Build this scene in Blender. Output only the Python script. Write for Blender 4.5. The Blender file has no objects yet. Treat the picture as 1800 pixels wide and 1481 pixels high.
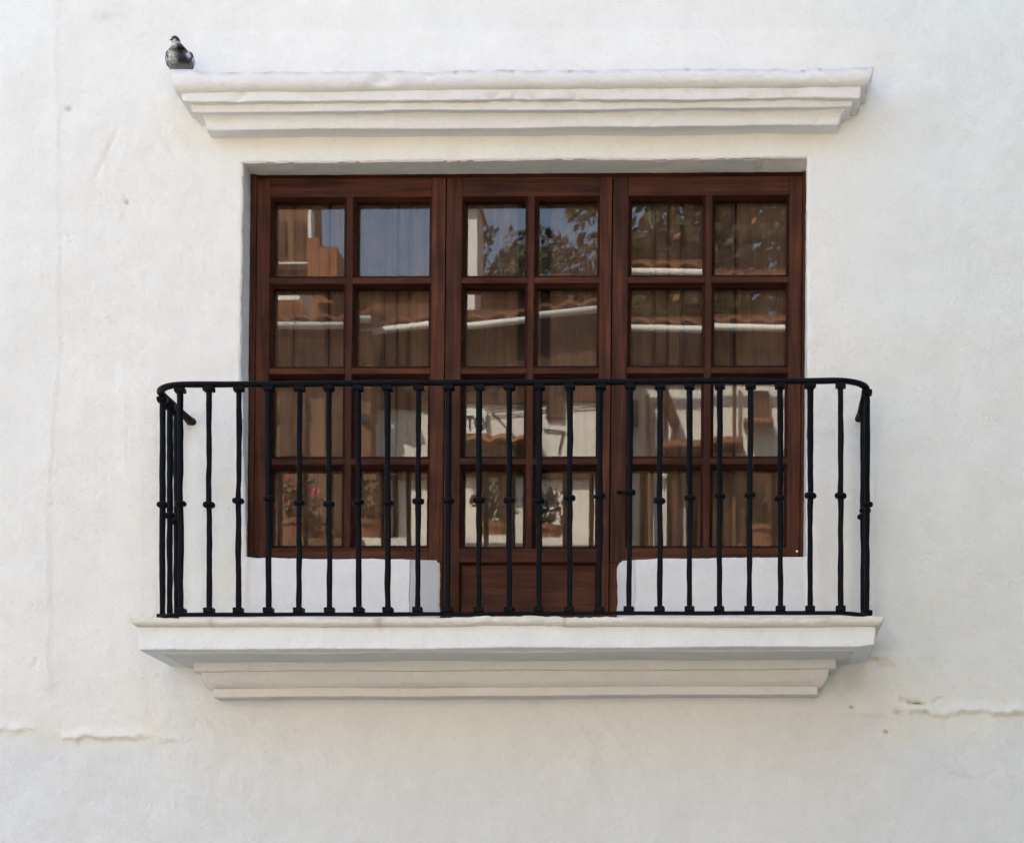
import bpy, bmesh, math, random
import numpy as np
from mathutils import Vector, Matrix, noise as mnoise

random.seed(7)
scene = bpy.context.scene
COL = scene.collection
rad = math.radians

# ------------------------------------------------------------------ measures
S = 425.0            # wall pixels per metre
D = 8.2              # camera to wall plane
VX, VY = 1280.0, 1680.0   # foot of the camera's perpendicular on the wall
EYE = 1.6

def wx(X): return (X - 900.0) / S
def wz(Y): return (VY - Y) / S + EYE
def P(px, py, p=0.0):
    """measured point at distance p in front of the wall plane -> world point"""
    m = (D - p) / D
    return Vector((wx(VX + (px - VX) * m), -p, wz(VY + (py - VY) * m)))
def T(px, py, p):
    m = (D - p) / D
    return VX + (px - VX) * m, VY + (py - VY) * m

def PT(X, Y, p):   # true wall coordinates back to measured ones
    m = D / (D - p)
    return (VX + (X - VX) * m, VY + (Y - VY) * m)

# ------------------------------------------------------------------ camera, light
cam_d = bpy.data.cameras.new("camera")
cam = bpy.data.objects.new("camera", cam_d)
COL.objects.link(cam)
cam.location = (wx(VX), -D, EYE)
cam.rotation_euler = (rad(90), 0, 0)
cam_d.sensor_width = 36.0
cam_d.lens = 36.0 * D * S / 1800.0
cam_d.shift_x = (900.0 - VX) / 1800.0
cam_d.shift_y = (VY - 740.5) / 1800.0
cam_d.clip_start = 0.1
cam_d.clip_end = 2000.0
scene.camera = cam

SUN_EL, SUN_AZ = 52.0, -32.0     # azimuth from +Y (behind the house) towards +X
world = bpy.data.worlds.new("World")
scene.world = world
world.use_nodes = True
wn = world.node_tree.nodes
wl = world.node_tree.links
wn.clear()
sky = wn.new("ShaderNodeTexSky")
sky.sky_type = 'NISHITA'
sky.sun_disc = False
sky.sun_elevation = rad(SUN_EL)
sky.sun_rotation = rad(SUN_AZ)
sky.altitude = 100
sky.air_density = 1.0
sky.dust_density = 2.5
sky.ozone_density = 1.0
bg = wn.new("ShaderNodeBackground")
bg.inputs["Strength"].default_value = 0.10
wo = wn.new("ShaderNodeOutputWorld")
wl.new(sky.outputs[0], bg.inputs[0])
wl.new(bg.outputs[0], wo.inputs[0])

sun_d = bpy.data.lights.new("sun", 'SUN')
sun_d.energy = 4.0
sun_d.angle = rad(0.53)
sun_d.color = (1.0, 0.982, 0.94)
sun = bpy.data.objects.new("sun", sun_d)
COL.objects.link(sun)
to_sun = Vector((math.sin(rad(SUN_AZ)) * math.cos(rad(SUN_EL)),
                 math.cos(rad(SUN_AZ)) * math.cos(rad(SUN_EL)),
                 math.sin(rad(SUN_EL))))
sun.rotation_euler = to_sun.to_track_quat('Z', 'Y').to_euler()
sun.location = (0, 12, 20)

vs = scene.view_settings
vs.view_transform = 'Standard'
vs.look = 'None'
vs.exposure = 2.74
vs.gamma = 1.0
vs.use_curve_mapping = False
vs.use_white_balance = True        # camera balanced for open shade
vs.white_balance_temperature = 7230
vs.white_balance_tint = 10
scene.cycles.max_bounces = 10
scene.cycles.diffuse_bounces = 5
scene.cycles.transparent_max_bounces = 12
scene.cycles.caustics_reflective = False
scene.cycles.caustics_refractive = False

# ------------------------------------------------------------------ materials
def new_mat(name):
    m = bpy.data.materials.new(name)
    m.use_nodes = True
    nt = m.node_tree
    nt.nodes.clear()
    out = nt.nodes.new("ShaderNodeOutputMaterial")
    return m, nt, out

class N:
    """tiny helper round a node tree"""
    def __init__(s, nt): s.nt = nt
    def __call__(s, kind, ins=None, **kw):
        n = s.nt.nodes.new(kind)
        for k, v in kw.items(): setattr(n, k, v)
        for k, v in (ins or {}).items():
            if isinstance(v, bpy.types.NodeSocket): s.nt.links.new(v, n.inputs[k])
            else: n.inputs[k].default_value = v
        return n

def ramp(n, fac, stops):
    r = n("ShaderNodeValToRGB", {0: fac})
    cr = r.color_ramp
    while len(cr.elements) < len(stops): cr.elements.new(0.5)
    for e, (pos, c) in zip(cr.elements, stops):
        e.position = pos
        e.color = (c, c, c, 1) if isinstance(c, (int, float)) else (*c, 1)
    return r.outputs[0]

def mix(n, fac, a, b, blend='MIX'):
    m = n("ShaderNodeMix", data_type='RGBA', blend_type=blend)
    for i, v in ((0, fac), (6, a), (7, b)):
        if isinstance(v, bpy.types.NodeSocket): n.nt.links.new(v, m.inputs[i])
        elif i == 0: m.inputs[i].default_value = v
        else: m.inputs[i].default_value = (*v, 1) if len(v) == 3 else v
    return m.outputs[2]

def plaster_mat(name, use_paint, base=(0.80, 0.785, 0.745), bump=1.0):
    m, nt, out = new_mat(name)
    n = N(nt)
    tc = n("ShaderNodeTexCoord").outputs["Object"]
    n1 = n("ShaderNodeTexNoise", {"Vector": tc, "Scale": 1.3, "Detail": 5.0, "Roughness": 0.6})
    n2 = n("ShaderNodeTexNoise", {"Vector": tc, "Scale": 9.0, "Detail": 6.0, "Roughness": 0.65})
    n3 = n("ShaderNodeTexNoise", {"Vector": tc, "Scale": 70.0, "Detail": 5.0, "Roughness": 0.6})
    n4 = n("ShaderNodeTexNoise", {"Vector": tc, "Scale": 330.0, "Detail": 2.0})
    mp = n("ShaderNodeMapping", {"Vector": tc, "Scale": (30.0, 30.0, 2.2)})
    n5 = n("ShaderNodeTexNoise", {"Vector": mp.outputs[0], "Scale": 1.0, "Detail": 4.0})
    if use_paint:
        col = n("ShaderNodeAttribute", attribute_name="paint").outputs["Color"]
    else:
        col = n("ShaderNodeRGB").outputs[0]
        col.default_value = (*base, 1)
    v1 = ramp(n, n1.outputs[0], [(0.3, 0.975), (0.7, 1.015)])
    v2 = ramp(n, n2.outputs[0], [(0.3, 0.97), (0.7, 1.025)])
    v5 = ramp(n, n5.outputs[0], [(0.25, 0.988), (0.6, 1.0)])
    v3 = ramp(n, n3.outputs[0], [(0.25, 0.93), (0.42, 1.0), (0.75, 1.02)])
    col = mix(n, 1.0, col, v1, 'MULTIPLY')
    col = mix(n, 1.0, col, v2, 'MULTIPLY')
    col = mix(n, 1.0, col, v5, 'MULTIPLY')
    col = mix(n, 1.0, col, v3, 'MULTIPLY')
    # sparse dirt specks
    sp = n("ShaderNodeTexNoise", {"Vector": tc, "Scale": 26.0, "Detail": 3.0, "Roughness": 0.8})
    spm = ramp(n, sp.outputs[0], [(0.70, 0.0), (0.78, 0.35)])
    col = mix(n, spm, col, (0.52, 0.47, 0.40))
    b1 = n("ShaderNodeBump", {"Height": n3.outputs[0], "Strength": 0.48 * bump, "Distance": 0.006})
    b2 = n("ShaderNodeBump", {"Height": n4.outputs[0], "Strength": 0.60 * bump, "Distance": 0.002, "Normal": b1.outputs[0]})
    b3 = n("ShaderNodeBump", {"Height": n2.outputs[0], "Strength": 0.42 * bump, "Distance": 0.02, "Normal": b2.outputs[0]})
    bs = n("ShaderNodeBsdfPrincipled", {"Base Color": col, "Roughness": 0.93, "Normal": b3.outputs[0]})
    bs.inputs["Specular IOR Level"].default_value = 0.15
    nt.links.new(bs.outputs[0], out.inputs[0])
    return m

def wood_mat(name, vertical=True, dark=(0.032, 0.0098, 0.0048), light=(0.108, 0.034, 0.0155), rough=0.55, varnish=0.13, fine=0.75):
    m, nt, out = new_mat(name)
    n = N(nt)
    tc = n("ShaderNodeTexCoord").outputs["Object"]
    oi = n("ShaderNodeObjectInfo").outputs["Random"]
    off = n("ShaderNodeVectorMath", {0: tc, 1: oi}, operation='ADD').outputs[0]
    sc = (38.0, 38.0, 2.2) if vertical else (2.2, 38.0, 38.0)
    mp = n("ShaderNodeMapping", {"Vector": off, "Scale": sc})
    g = n("ShaderNodeTexNoise", {"Vector": mp.outputs[0], "Scale": 1.0, "Detail": 6.0, "Roughness": 0.65, "Distortion": 0.6})
    sc2 = (160.0, 160.0, 6.0) if vertical else (6.0, 160.0, 160.0)
    mp2 = n("ShaderNodeMapping", {"Vector": off, "Scale": sc2})
    g2 = n("ShaderNodeTexNoise", {"Vector": mp2.outputs[0], "Scale": 1.0, "Detail": 3.0})
    blot = n("ShaderNodeTexNoise", {"Vector": off, "Scale": 6.0, "Detail": 4.0})
    f = ramp(n, g.outputs[0], [(0.32, 0.0), (0.68, 1.0)])
    col = mix(n, f, dark, light)
    col = mix(n, 1.0, col, ramp(n, g2.outputs[0], [(0.3, fine), (0.65, 1.08)]), 'MULTIPLY')
    col = mix(n, 1.0, col, ramp(n, blot.outputs[0], [(0.3, 0.65), (0.7, 1.2)]), 'MULTIPLY')
    rr = n("ShaderNodeMath", {0: oi, 1: 0.35}, operation='MULTIPLY')
    rr = n("ShaderNodeMath", {0: rr.outputs[0], 1: 0.82}, operation='ADD')
    col = mix(n, 1.0, col, rr.outputs[0], 'MULTIPLY')
    b = n("ShaderNodeBump", {"Height": g2.outputs[0], "Strength": 0.25, "Distance": 0.002})
    bs = n("ShaderNodeBsdfPrincipled", {"Base Color": col, "Roughness": rough, "Normal": b.outputs[0]})
    bs.inputs["Specular IOR Level"].default_value = varnish
    nt.links.new(bs.outputs[0], out.inputs[0])
    return m

def simple_mat(name, color, rough=0.6, var=0.2, scale=12.0, spec=0.3, bump=0.2, metallic=0.0, color2=None):
    m, nt, out = new_mat(name)
    n = N(nt)
    tc = n("ShaderNodeTexCoord").outputs["Object"]
    t = n("ShaderNodeTexNoise", {"Vector": tc, "Scale": scale, "Detail": 5.0, "Roughness": 0.65})
    c2 = color2 or tuple(c * (1 - var) for c in color)
    f = ramp(n, t.outputs[0], [(0.3, 0.0), (0.7, 1.0)])
    col = mix(n, f, c2, color)
    b = n("ShaderNodeBump", {"Height": t.outputs[0], "Strength": bump, "Distance": 0.01})
    bs = n("ShaderNodeBsdfPrincipled", {"Base Color": col, "Roughness": rough, "Metallic": metallic, "Normal": b.outputs[0]})
    bs.inputs["Specular IOR Level"].default_value = spec
    nt.links.new(bs.outputs[0], out.inputs[0])
    return m

def glass_mat():
    m, nt, out = new_mat("window_glass")
    n = N(nt)
    tc = n("ShaderNodeTexCoord").outputs["Object"]
    oi = n("ShaderNodeObjectInfo").outputs["Random"]
    off = n("ShaderNodeVectorMath", {0: tc, 1: oi}, operation='ADD').outputs[0]
    w = n("ShaderNodeTexNoise", {"Vector": off, "Scale": 5.0, "Detail": 1.0, "Roughness": 0.4})
    b = n("ShaderNodeBump", {"Height": w.outputs[0], "Strength": 0.006, "Distance": 0.006})
    fr = n("ShaderNodeFresnel", {"IOR": 1.51})
    gl = n("ShaderNodeBsdfGlossy", {"Color": (1, 1, 1, 1), "Roughness": 0.012, "Normal": b.outputs[0]})
    tr = n("ShaderNodeBsdfTransparent", {"Color": (0.95, 0.96, 0.95, 1)})
    mx = n("ShaderNodeMixShader", {0: fr.outputs[0], 1: tr.outputs[0], 2: gl.outputs[0]})
    # thin uneven film of dust
    d = n("ShaderNodeTexNoise", {"Vector": off, "Scale": 9.0, "Detail": 6.0, "Roughness": 0.7})
    dm = ramp(n, d.outputs[0], [(0.35, 0.004), (0.75, 0.022)])
    df = n("ShaderNodeBsdfDiffuse", {"Color": (0.55, 0.5, 0.45, 1)})
    mx2 = n("ShaderNodeMixShader", {0: dm, 1: mx.outputs[0], 2: df.outputs[0]})
    nt.links.new(mx2.outputs[0], out.inputs[0])
    return m

def iron_mat():
    m, nt, out = new_mat("black_painted_iron")
    n = N(nt)
    tc = n("ShaderNodeTexCoord").outputs["Object"]
    t = n("ShaderNodeTexNoise", {"Vector": tc, "Scale": 55.0, "Detail": 5.0, "Roughness": 0.6})
    t2 = n("ShaderNodeTexNoise", {"Vector": tc, "Scale": 14.0, "Detail": 4.0})
    col = mix(n, ramp(n, t2.outputs[0], [(0.35, 0.0), (0.7, 1.0)]), (0.0022, 0.0026, 0.0040), (0.0045, 0.0052, 0.0075))
    b = n("ShaderNodeBump", {"Height": t.outputs[0], "Strength": 0.35, "Distance": 0.003})
    bs = n("ShaderNodeBsdfPrincipled", {"Base Color": col, "Roughness": 0.5, "Normal": b.outputs[0]})
    bs.inputs["Specular IOR Level"].default_value = 0.07
    nt.links.new(bs.outputs[0], out.inputs[0])
    return m

def vcol_mat(name, rough=0.7):
    m, nt, out = new_mat(name)
    n = N(nt)
    tc = n("ShaderNodeTexCoord").outputs["Object"]
    a = n("ShaderNodeAttribute", attribute_name="paint").outputs["Color"]
    t = n("ShaderNodeTexNoise", {"Vector": tc, "Scale": 90.0, "Detail": 3.0})
    col = mix(n, 1.0, a, ramp(n, t.outputs[0], [(0.35, 0.45), (0.6, 1.1)]), 'MULTIPLY')
    b = n("ShaderNodeBump", {"Height": t.outputs[0], "Strength": 0.5, "Distance": 0.003})
    bs = n("ShaderNodeBsdfPrincipled", {"Base Color": col, "Roughness": rough, "Normal": b.outputs[0]})
    nt.links.new(bs.outputs[0], out.inputs[0])
    return m

M_WALL = plaster_mat("whitewashed_plaster", True)
M_TRIM = plaster_mat("whitewashed_moulding", True)
M_STUCCO = plaster_mat("white_stucco", False, (0.78, 0.74, 0.66))
M_WV = wood_mat("mahogany_upright", True)
M_WH = wood_mat("mahogany_level", False)
M_SHADEWOOD = wood_mat("shade_darkened_wood", False, (0.020, 0.0062, 0.0035), (0.055, 0.016, 0.008), 0.75, 0.06)  # wood darkened so the rebates under the bars look shaded
M_SHUT = wood_mat("shutter_boards", True, (0.098, 0.052, 0.030), (0.155, 0.085, 0.051), 0.6, 0.1, 0.9)
M_GLASS = glass_mat()
M_IRON = iron_mat()
M_TILE = simple_mat("terracotta_tile", (0.34, 0.135, 0.065), 0.85, 0.5, 5.0, 0.1, 0.3, color2=(0.16, 0.08, 0.05))
M_OCHRE = simple_mat("ochre_render", (0.24, 0.14, 0.085), 0.9, 0.4, 3.0, 0.1)
M_GREYRENDER = simple_mat("grey_render", (0.10, 0.115, 0.105), 0.9, 0.3, 3.0, 0.1)
M_BROWNWOOD = simple_mat("brown_painted_wood", (0.10, 0.045, 0.025), 0.6, 0.4, 9.0, 0.2)
M_DARK = simple_mat("dark_opening", (0.02, 0.02, 0.022), 0.5, 0.3, 5.0, 0.3)
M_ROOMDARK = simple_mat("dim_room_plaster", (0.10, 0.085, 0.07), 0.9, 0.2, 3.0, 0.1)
M_GUTTER = simple_mat("white_painted_gutter", (0.80, 0.78, 0.74), 0.5, 0.1, 6.0, 0.3)
M_STREET = simple_mat("worn_cobble_paving", (0.142, 0.158, 0.168), 0.9, 0.35, 2.5, 0.15)
M_LEAF = simple_mat("tree_leaves", (0.060, 0.062, 0.020), 0.6, 0.5, 1.2, 0.25)
M_BARK = simple_mat("tree_bark", (0.12, 0.085, 0.06), 0.9, 0.4, 8.0, 0.1)
M_PETAL = simple_mat("pink_petals", (0.65, 0.08, 0.16), 0.7, 0.3, 30.0, 0.1)
M_BLOOM = simple_mat("orange_blossom", (0.62, 0.40, 0.22), 0.7, 0.4, 30.0, 0.1)
M_LETTER = simple_mat("black_lettering", (0.02, 0.02, 0.02), 0.6, 0.1, 5.0, 0.2)
M_SIGN = simple_mat("white_enamel", (0.82, 0.82, 0.80), 0.35, 0.05, 5.0, 0.4)
M_BIRD = vcol_mat("pigeon_feathers")
M_BEAK = simple_mat("pigeon_beak", (0.05, 0.045, 0.045), 0.5, 0.3, 40.0, 0.3)
M_FOOT = simple_mat("pigeon_feet", (0.35, 0.10, 0.08), 0.7, 0.3, 40.0, 0.2)
M_ROOFSLAB = simple_mat("old_roof_deck", (0.25, 0.12, 0.07), 0.9, 0.3, 3.0, 0.1)
M_DOTWHITE = simple_mat("white_paint_spot", (0.75, 0.75, 0.73), 0.6, 0.05, 5.0, 0.2)

# ------------------------------------------------------------------ helpers
def link(o, parent=None):
    COL.objects.link(o)
    if parent is not None: o.parent = parent
    return o

def mesh_obj(name, verts, faces, mat, parent=None, smooth=False, colors=None):
    me = bpy.data.meshes.new(name)
    me.from_pydata([tuple(v) for v in verts], [], faces)
    me.validate()
    if smooth:
        me.polygons.foreach_set("use_smooth", [True] * len(me.polygons))
    if colors is not None:
        at = me.color_attributes.new("paint", 'FLOAT_COLOR', 'POINT')
        at.data.foreach_set("color", np.asarray(colors, dtype=np.float32).ravel())
    me.materials.append(mat)
    me.update()
    o = bpy.data.objects.new(name, me)
    return link(o, parent)

def bm_obj(name, bm, mat, parent=None, smooth=False):
    me = bpy.data.meshes.new(name)
    bmesh.ops.recalc_face_normals(bm, faces=bm.faces)
    bm.to_mesh(me)
    bm.free()
    if smooth:
        me.polygons.foreach_set("use_smooth", [True] * len(me.polygons))
    me.materials.append(mat)
    o = bpy.data.objects.new(name, me)
    return link(o, parent)

def thing(name, label, cat, loc=(0, 0, 0), group=None, kind=None):
    o = bpy.data.objects.new(name, None)
    o.empty_display_size = 0.1
    COL.objects.link(o)
    o.location = loc
    # parts are modelled in world coordinates: cancel the base point
    tag(o, label, cat, group, kind)
    return o

def tag(o, label, cat, group=None, kind=None):
    o["label"] = label
    o["category"] = cat
    if group: o["group"] = group
    if kind: o["kind"] = kind
    return o

def settle(root):
    """keep world placement of parts although the root stands at the thing's base"""
    bpy.context.view_layer.update()
    inv = root.matrix_world.inverted()
    for ch in root.children:
        ch.matrix_parent_inverse = inv

def perlin(x, y, seed=0):
    rng = np.random.RandomState(seed)
    ang = rng.rand(256, 256) * 2 * np.pi
    gx, gy = np.cos(ang), np.sin(ang)
    xi, yi = np.floor(x).astype(int), np.floor(y).astype(int)
    xf, yf = x - xi, y - yi
    u = xf * xf * xf * (xf * (xf * 6 - 15) + 10)
    v = yf * yf * yf * (yf * (yf * 6 - 15) + 10)
    def g(ix, iy, dx, dy):
        return gx[ix & 255, iy & 255] * dx + gy[ix & 255, iy & 255] * dy
    a = g(xi, yi, xf, yf); b = g(xi + 1, yi, xf - 1, yf)
    c = g(xi, yi + 1, xf, yf - 1); d = g(xi + 1, yi + 1, xf - 1, yf - 1)
    return (a * (1 - u) + b * u) * (1 - v) + (c * (1 - u) + d * u) * v

def fbm(x, y, octs, seed=0, gain=0.5):
    s = 0.0; a = 1.0
    for k in range(octs):
        s = s + a * perlin(x * 2 ** k, y * 2 ** k, seed + k)
        a *= gain
    return s

def sig(x):
    return 1 / (1 + math.exp(-max(-60.0, min(60.0, x))))

def sstep(a, b, x):
    t = np.clip((x - a) / (b - a), 0, 1)
    return t * t * (3 - 2 * t)

def box_bm(bm, x0, x1, y0, y1, z0, z1):
    vs_ = [bm.verts.new((x, y, z)) for z in (z0, z1) for y in (y0, y1) for x in (x0, x1)]
    for f in ((0, 1, 3, 2), (4, 6, 7, 5), (0, 4, 5, 1), (2, 3, 7, 6), (0, 2, 6, 4), (1, 5, 7, 3)):
        bm.faces.new([vs_[i] for i in f])
    return vs_

def box(name, x0, x1, y0, y1, z0, z1, mat, parent=None, bevel=0.0):
    bm = bmesh.new()
    box_bm(bm, x0, x1, y0, y1, z0, z1)
    if bevel:
        bmesh.ops.bevel(bm, geom=bm.edges[:], offset=bevel, segments=2, affect='EDGES', profile=0.5)
    return bm_obj(name, bm, mat, parent)

# ------------------------------------------------------------------ the wall of the house
house = thing("house", "whitewashed plaster house front around the wooden balcony window, cream to pale grey", "house", (0, 0, 0))

# opening, in wall pixels
L0, R0, T0, SILL, FLOOR = 428.0, 1418.0, 281.0, 978.0, 1119.0
DL, DR = 720.0, 1116.0

def piece(a, b, step):
    n = max(1, int(round((b - a) / step)))
    return list(np.linspace(a, b, n + 1))[:-1]

def axis(lo, hi, fine_lo, fine_hi, marks, step):
    # coarse outside, fine inside, extra lines next to the opening edges
    out = []
    a = fine_lo; g = step; left = []
    while a > lo:
        left.append(a); g *= 1.35; a -= g
    left.append(lo)
    out += left[::-1][:-1]
    pts = [fine_lo] + marks + [fine_hi]
    for a, b in zip(pts[:-1], pts[1:]):
        out += piece(a, b, step)
    right = []
    a = fine_hi; g = step
    while a < hi:
        right.append(a); g *= 1.35; a += g
    right.append(hi)
    out += right
    out = set(np.round(out, 3))
    for m in marks:
        for d in (1.1, 2.2):
            out.add(round(m - d, 3)); out.add(round(m + d, 3))
    arr = np.array(sorted(out))
    keep = [True] * len(arr)
    for i in range(1, len(arr)):
        if arr[i] - arr[i - 1] < 0.7:
            j = i if round(arr[i], 3) not in [round(m, 3) for m in marks] else i - 1
            keep[j] = False
    return arr[np.array(keep)]

XS = axis(-2200, 4700, -90, 1890, [L0, DL, DR, R0], 3.6)
YS = axis(-1700, 2360, -90, 1560, [T0, SILL, FLOOR], 3.6)
def idx(arr, v): return int(np.argmin(np.abs(arr - v)))
iL, iR, iDL, iDR = (idx(XS, v) for v in (L0, R0, DL, DR))
jT, jS, jF = (idx(YS, v) for v in (T0, SILL, FLOOR))
GX, GY = np.meshgrid(XS, YS)          # rows = y
nx, ny = len(XS), len(YS)

def wall_height(X, Y):
    """relief of the hand-laid plaster in metres, towards the street"""
    u, v = X / S, Y / S
    h = 0.016 * fbm(u * 1.1, v * 1.0, 3, 11)
    h += 0.0065 * fbm(u * 4.0 + 3, v * 3.2, 3, 21)
    rough = 0.38 + 1.2 * sstep(-0.25, 0.4, fbm(u * 0.9, v * 0.9, 2, 31) + 0.25 * sstep(900, 200, X) - 0.1)
    # left strip is a smoother separate coat
    edge = 104 + 5 * perlin(Y / 60, Y * 0 + 0.5, 5) + 2.2 * perlin(Y / 13, Y * 0 + 0.5, 6) - 16 * sstep(560, 900, Y)
    ls = sstep(edge + 3, edge - 3, X)
    rough = rough * (1 - 0.65 * ls)
    h += rough * 0.0017 * fbm(u * 15, v * 15, 3, 41)
    # diagonal trowel strokes
    a = 0.9
    uu, vv = u * math.cos(a) + v * math.sin(a), -u * math.sin(a) + v * math.cos(a)
    st = perlin(uu * 3.0, vv * 16, 51)
    h += rough * 0.005 * np.maximum(0, st - 0.12)
    st = perlin(uu * 5.0 + 9, vv * 26, 52)
    h -= rough * 0.007 * np.maximum(0, st - 0.30)
    # pits
    pt = perlin(u * 22, v * 22, 61)
    dens = sstep(0.05, 0.4, fbm(u * 0.7 + 4, v * 0.7, 2, 62))
    h -= 0.016 * np.maximum(0, pt - 0.44) * (0.3 + dens) * (1 - 0.6 * ls)
    h += 0.0045 * ls * sstep(1350, 1150, Y)
    # patched coat over the cornice
    pe = 55 + 4 * perlin(X / 40, X * 0, 7)
    pm = sstep(335, 343, X) * sstep(1560, 1520, X) * sstep(pe - 4, pe + 3, Y) * sstep(200, 150, Y)
    h += 0.0020 * pm
    # pale strip above the rail at the left
    h += 0.0015 * sstep(203, 207, X) * sstep(224, 219, X) * sstep(606, 614, Y) * sstep(860, 840, Y)
    # ledges where the lower coat stops
    def ledge(yc, x0, x1, amp, below=0.35):
        line = yc + 10 * perlin(X / 48, X * 0 + 3.3, 8) + 5 * perlin(X / 17, X * 0 + 1.3, 9) + 3 * perlin(X / 7, X * 0 + 4.3, 10)
        amp = amp * (0.75 + 0.9 * perlin(X / 26, X * 0 + 6.1, 14))
        m = sstep(x0 - 25, x0 + 20, X) * sstep(x1 + 25, x1 - 20, X)
        up = sstep(line - 22, line - 2, Y) ** 1.4 * sstep(line + 3.5, line, Y)
        dn = -below * sstep(line, line + 4, Y) * sstep(line + 28, line + 6, Y)
        return m * amp * (up + dn)
    h += ledge(1285, -90, 52, 0.011)
    h += ledge(1297, 120, 250, 0.014)
    h += ledge(1300, 250, 345, 0.004)
    h += ledge(1252, 1600, 1900, 0.013, 0.2)
    h += ledge(1258, 1490, 1600, 0.004)
    # grooves: (points, width px, depth m)
    def groove(pts, w, dep):
        nonlocal h
        dmin = np.full(X.shape, 1e9)
        for (x0, y0), (x1, y1) in zip(pts[:-1], pts[1:]):
            dx, dy = x1 - x0, y1 - y0
            t = np.clip(((X - x0) * dx + (Y - y0) * dy) / (dx * dx + dy * dy), 0, 1)
            dmin = np.minimum(dmin, np.hypot(X - x0 - t * dx, Y - y0 - t * dy))
        h = h - dep * np.exp(-(dmin / w) ** 2)
    groove([(171, 310), (186, 275), (203, 240), (209, 225)], 3.2, 0.006)
    groove([(1585, 1229), (1597, 1233), (1612, 1234), (1628, 1239)], 2.4, 0.016)
    groove([(1640, 1236), (1648, 1228), (1660, 1226)], 2.0, 0.008)
    groove([(60, 1172), (66, 1160)], 3.0, 0.007)
    groove([(277, 1187), (278, 1192)], 2.5, 0.006)
    groove([(1566, 1168), (1570, 1200), (1572, 1232)], 5.0, 0.004)
    groove([(1670, 1360), (1700, 1368), (1722, 1372), (1752, 1355)], 4.0, 0.003)
    groove([(118, 194), (124, 190)], 5.0, 0.007)
    groove([(340, 1284), (348, 1262)], 3.0, 0.003)
    for (cx, cy, r, dp) in ((222.5, 355, 4.2, 0.012), (1497, 1242, 2.6, 0.02), (1557, 1286, 2.8, 0.02), (1628, 1250, 3.5, 0.01),
                            (1577, 1250, 5, 0.008), (138, 1309, 2.5, 0.01), (170, 352, 2.4, 0.006), (179, 345, 2.4, 0.006), (1675, 277, 3, 0.006),
                            (148, 165, 2, 0.008), (120, 415, 3, 0.006), (126, 428, 2, 0.006), (108, 440, 3, 0.006)):
        h = h - dp * np.exp(-((X - cx) ** 2 + (Y - cy) ** 2) / r ** 2)
    # shallow recess of the sill walls under the windows
    se = 1 - (1 - sstep(429, 439, X) * sstep(724, 714, X)) * (1 - sstep(1110, 1122, X) * sstep(1424, 1414, X))
    h -= 0.014 * se * sstep(968, 978, Y) * sstep(1200, 1140, Y)
    return h

def interp(pts, v):
    p = np.array(pts, float)
    return np.interp(v, p[:, 0], p[:, 1])

H = wall_height(GX, GY)
DXm = np.zeros_like(GX); DYm = np.zeros_like(GY)
wob = lambda v, s, sd: s * (perlin(v / 38, v * 0 + 0.7, sd) + 0.6 * perlin(v / 12, v * 0 + 0.2, sd + 1))
inY = sstep(180, 270, GY) * sstep(1200, 1125, GY)
eL = interp([(276, 428), (400, 426), (560, 423), (640, 422), (700, 425), (900, 430), (975, 432), (1119, 432)], GY) + wob(GY, 1.5, 70)
eR = interp([(276, 1418), (650, 1418), (975, 1416), (1119, 1416)], GY) + wob(GY, 1.2, 72)
def fall(d, r=70.0): return np.clip(1 - np.abs(d) / r, 0, 1) ** 1.5
winY = sstep(200, 275, GY) * sstep(1060, 985, GY)
DXm += (eL - L0) * fall(GX - L0) * winY
DXm += (eR - R0) * fall(GX - R0) * winY
eT = interp([(428, 286.5), (1418, 276)], GX) + wob(GX, 1.3, 74)
DYm += (eT - T0) * fall(GY - T0, 60) * sstep(340, 420, GX) * sstep(1500, 1425, GX)
eS = interp([(428, 978), (720, 981), (1116, 981), (1418, 976)], GX) + wob(GX, 1.6, 76)
DYm += (eS - SILL) * fall(GY - SILL, 50) * sstep(380, 420, GX) * sstep(1470, 1425, GX)
doorY = sstep(SILL - 30, SILL, GY)
DXm += (wob(GY, 2.0, 78)) * fall(GX - DL, 40) * doorY
DXm += (wob(GY, 2.0, 80)) * fall(GX - DR, 40) * doorY
# rounded arrises at the sill ends and the lower window corners
def round_corner(cx, cy, sx, sy, r):
    """solid lies at sx,sy side; pull corner vertices into the solid"""
    global DXm, DYm
    a = np.clip(1 - np.abs(GX - cx) / r, 0, 1); b = np.clip(1 - np.abs(GY - cy) / r, 0, 1)
    w = (a * b) ** 2 * 0.30 * r
    DXm = DXm + sx * w; DYm = DYm + sy * w
round_corner(DL, SILL, -1, 1, 2.5); round_corner(DR, SILL, 1, 1, 5)
WXm, WYm = GX + DXm, GY + DYm
# rounded edge: plaster rolls back into the opening
def rect_dist(x0, x1, y0, y1):
    return np.hypot(np.maximum(np.maximum(x0 - GX, GX - x1), 0), np.maximum(np.maximum(y0 - GY, GY - y1), 0))
dop = np.minimum(rect_dist(L0, R0, T0, SILL), rect_dist(DL, DR, SILL, FLOOR))
rr = 5.0
t = np.clip(dop / rr, 0, 1)
H = H - 0.011 * (1 - np.sqrt(np.clip(1 - (1 - t) ** 2, 0, 1)))

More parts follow.
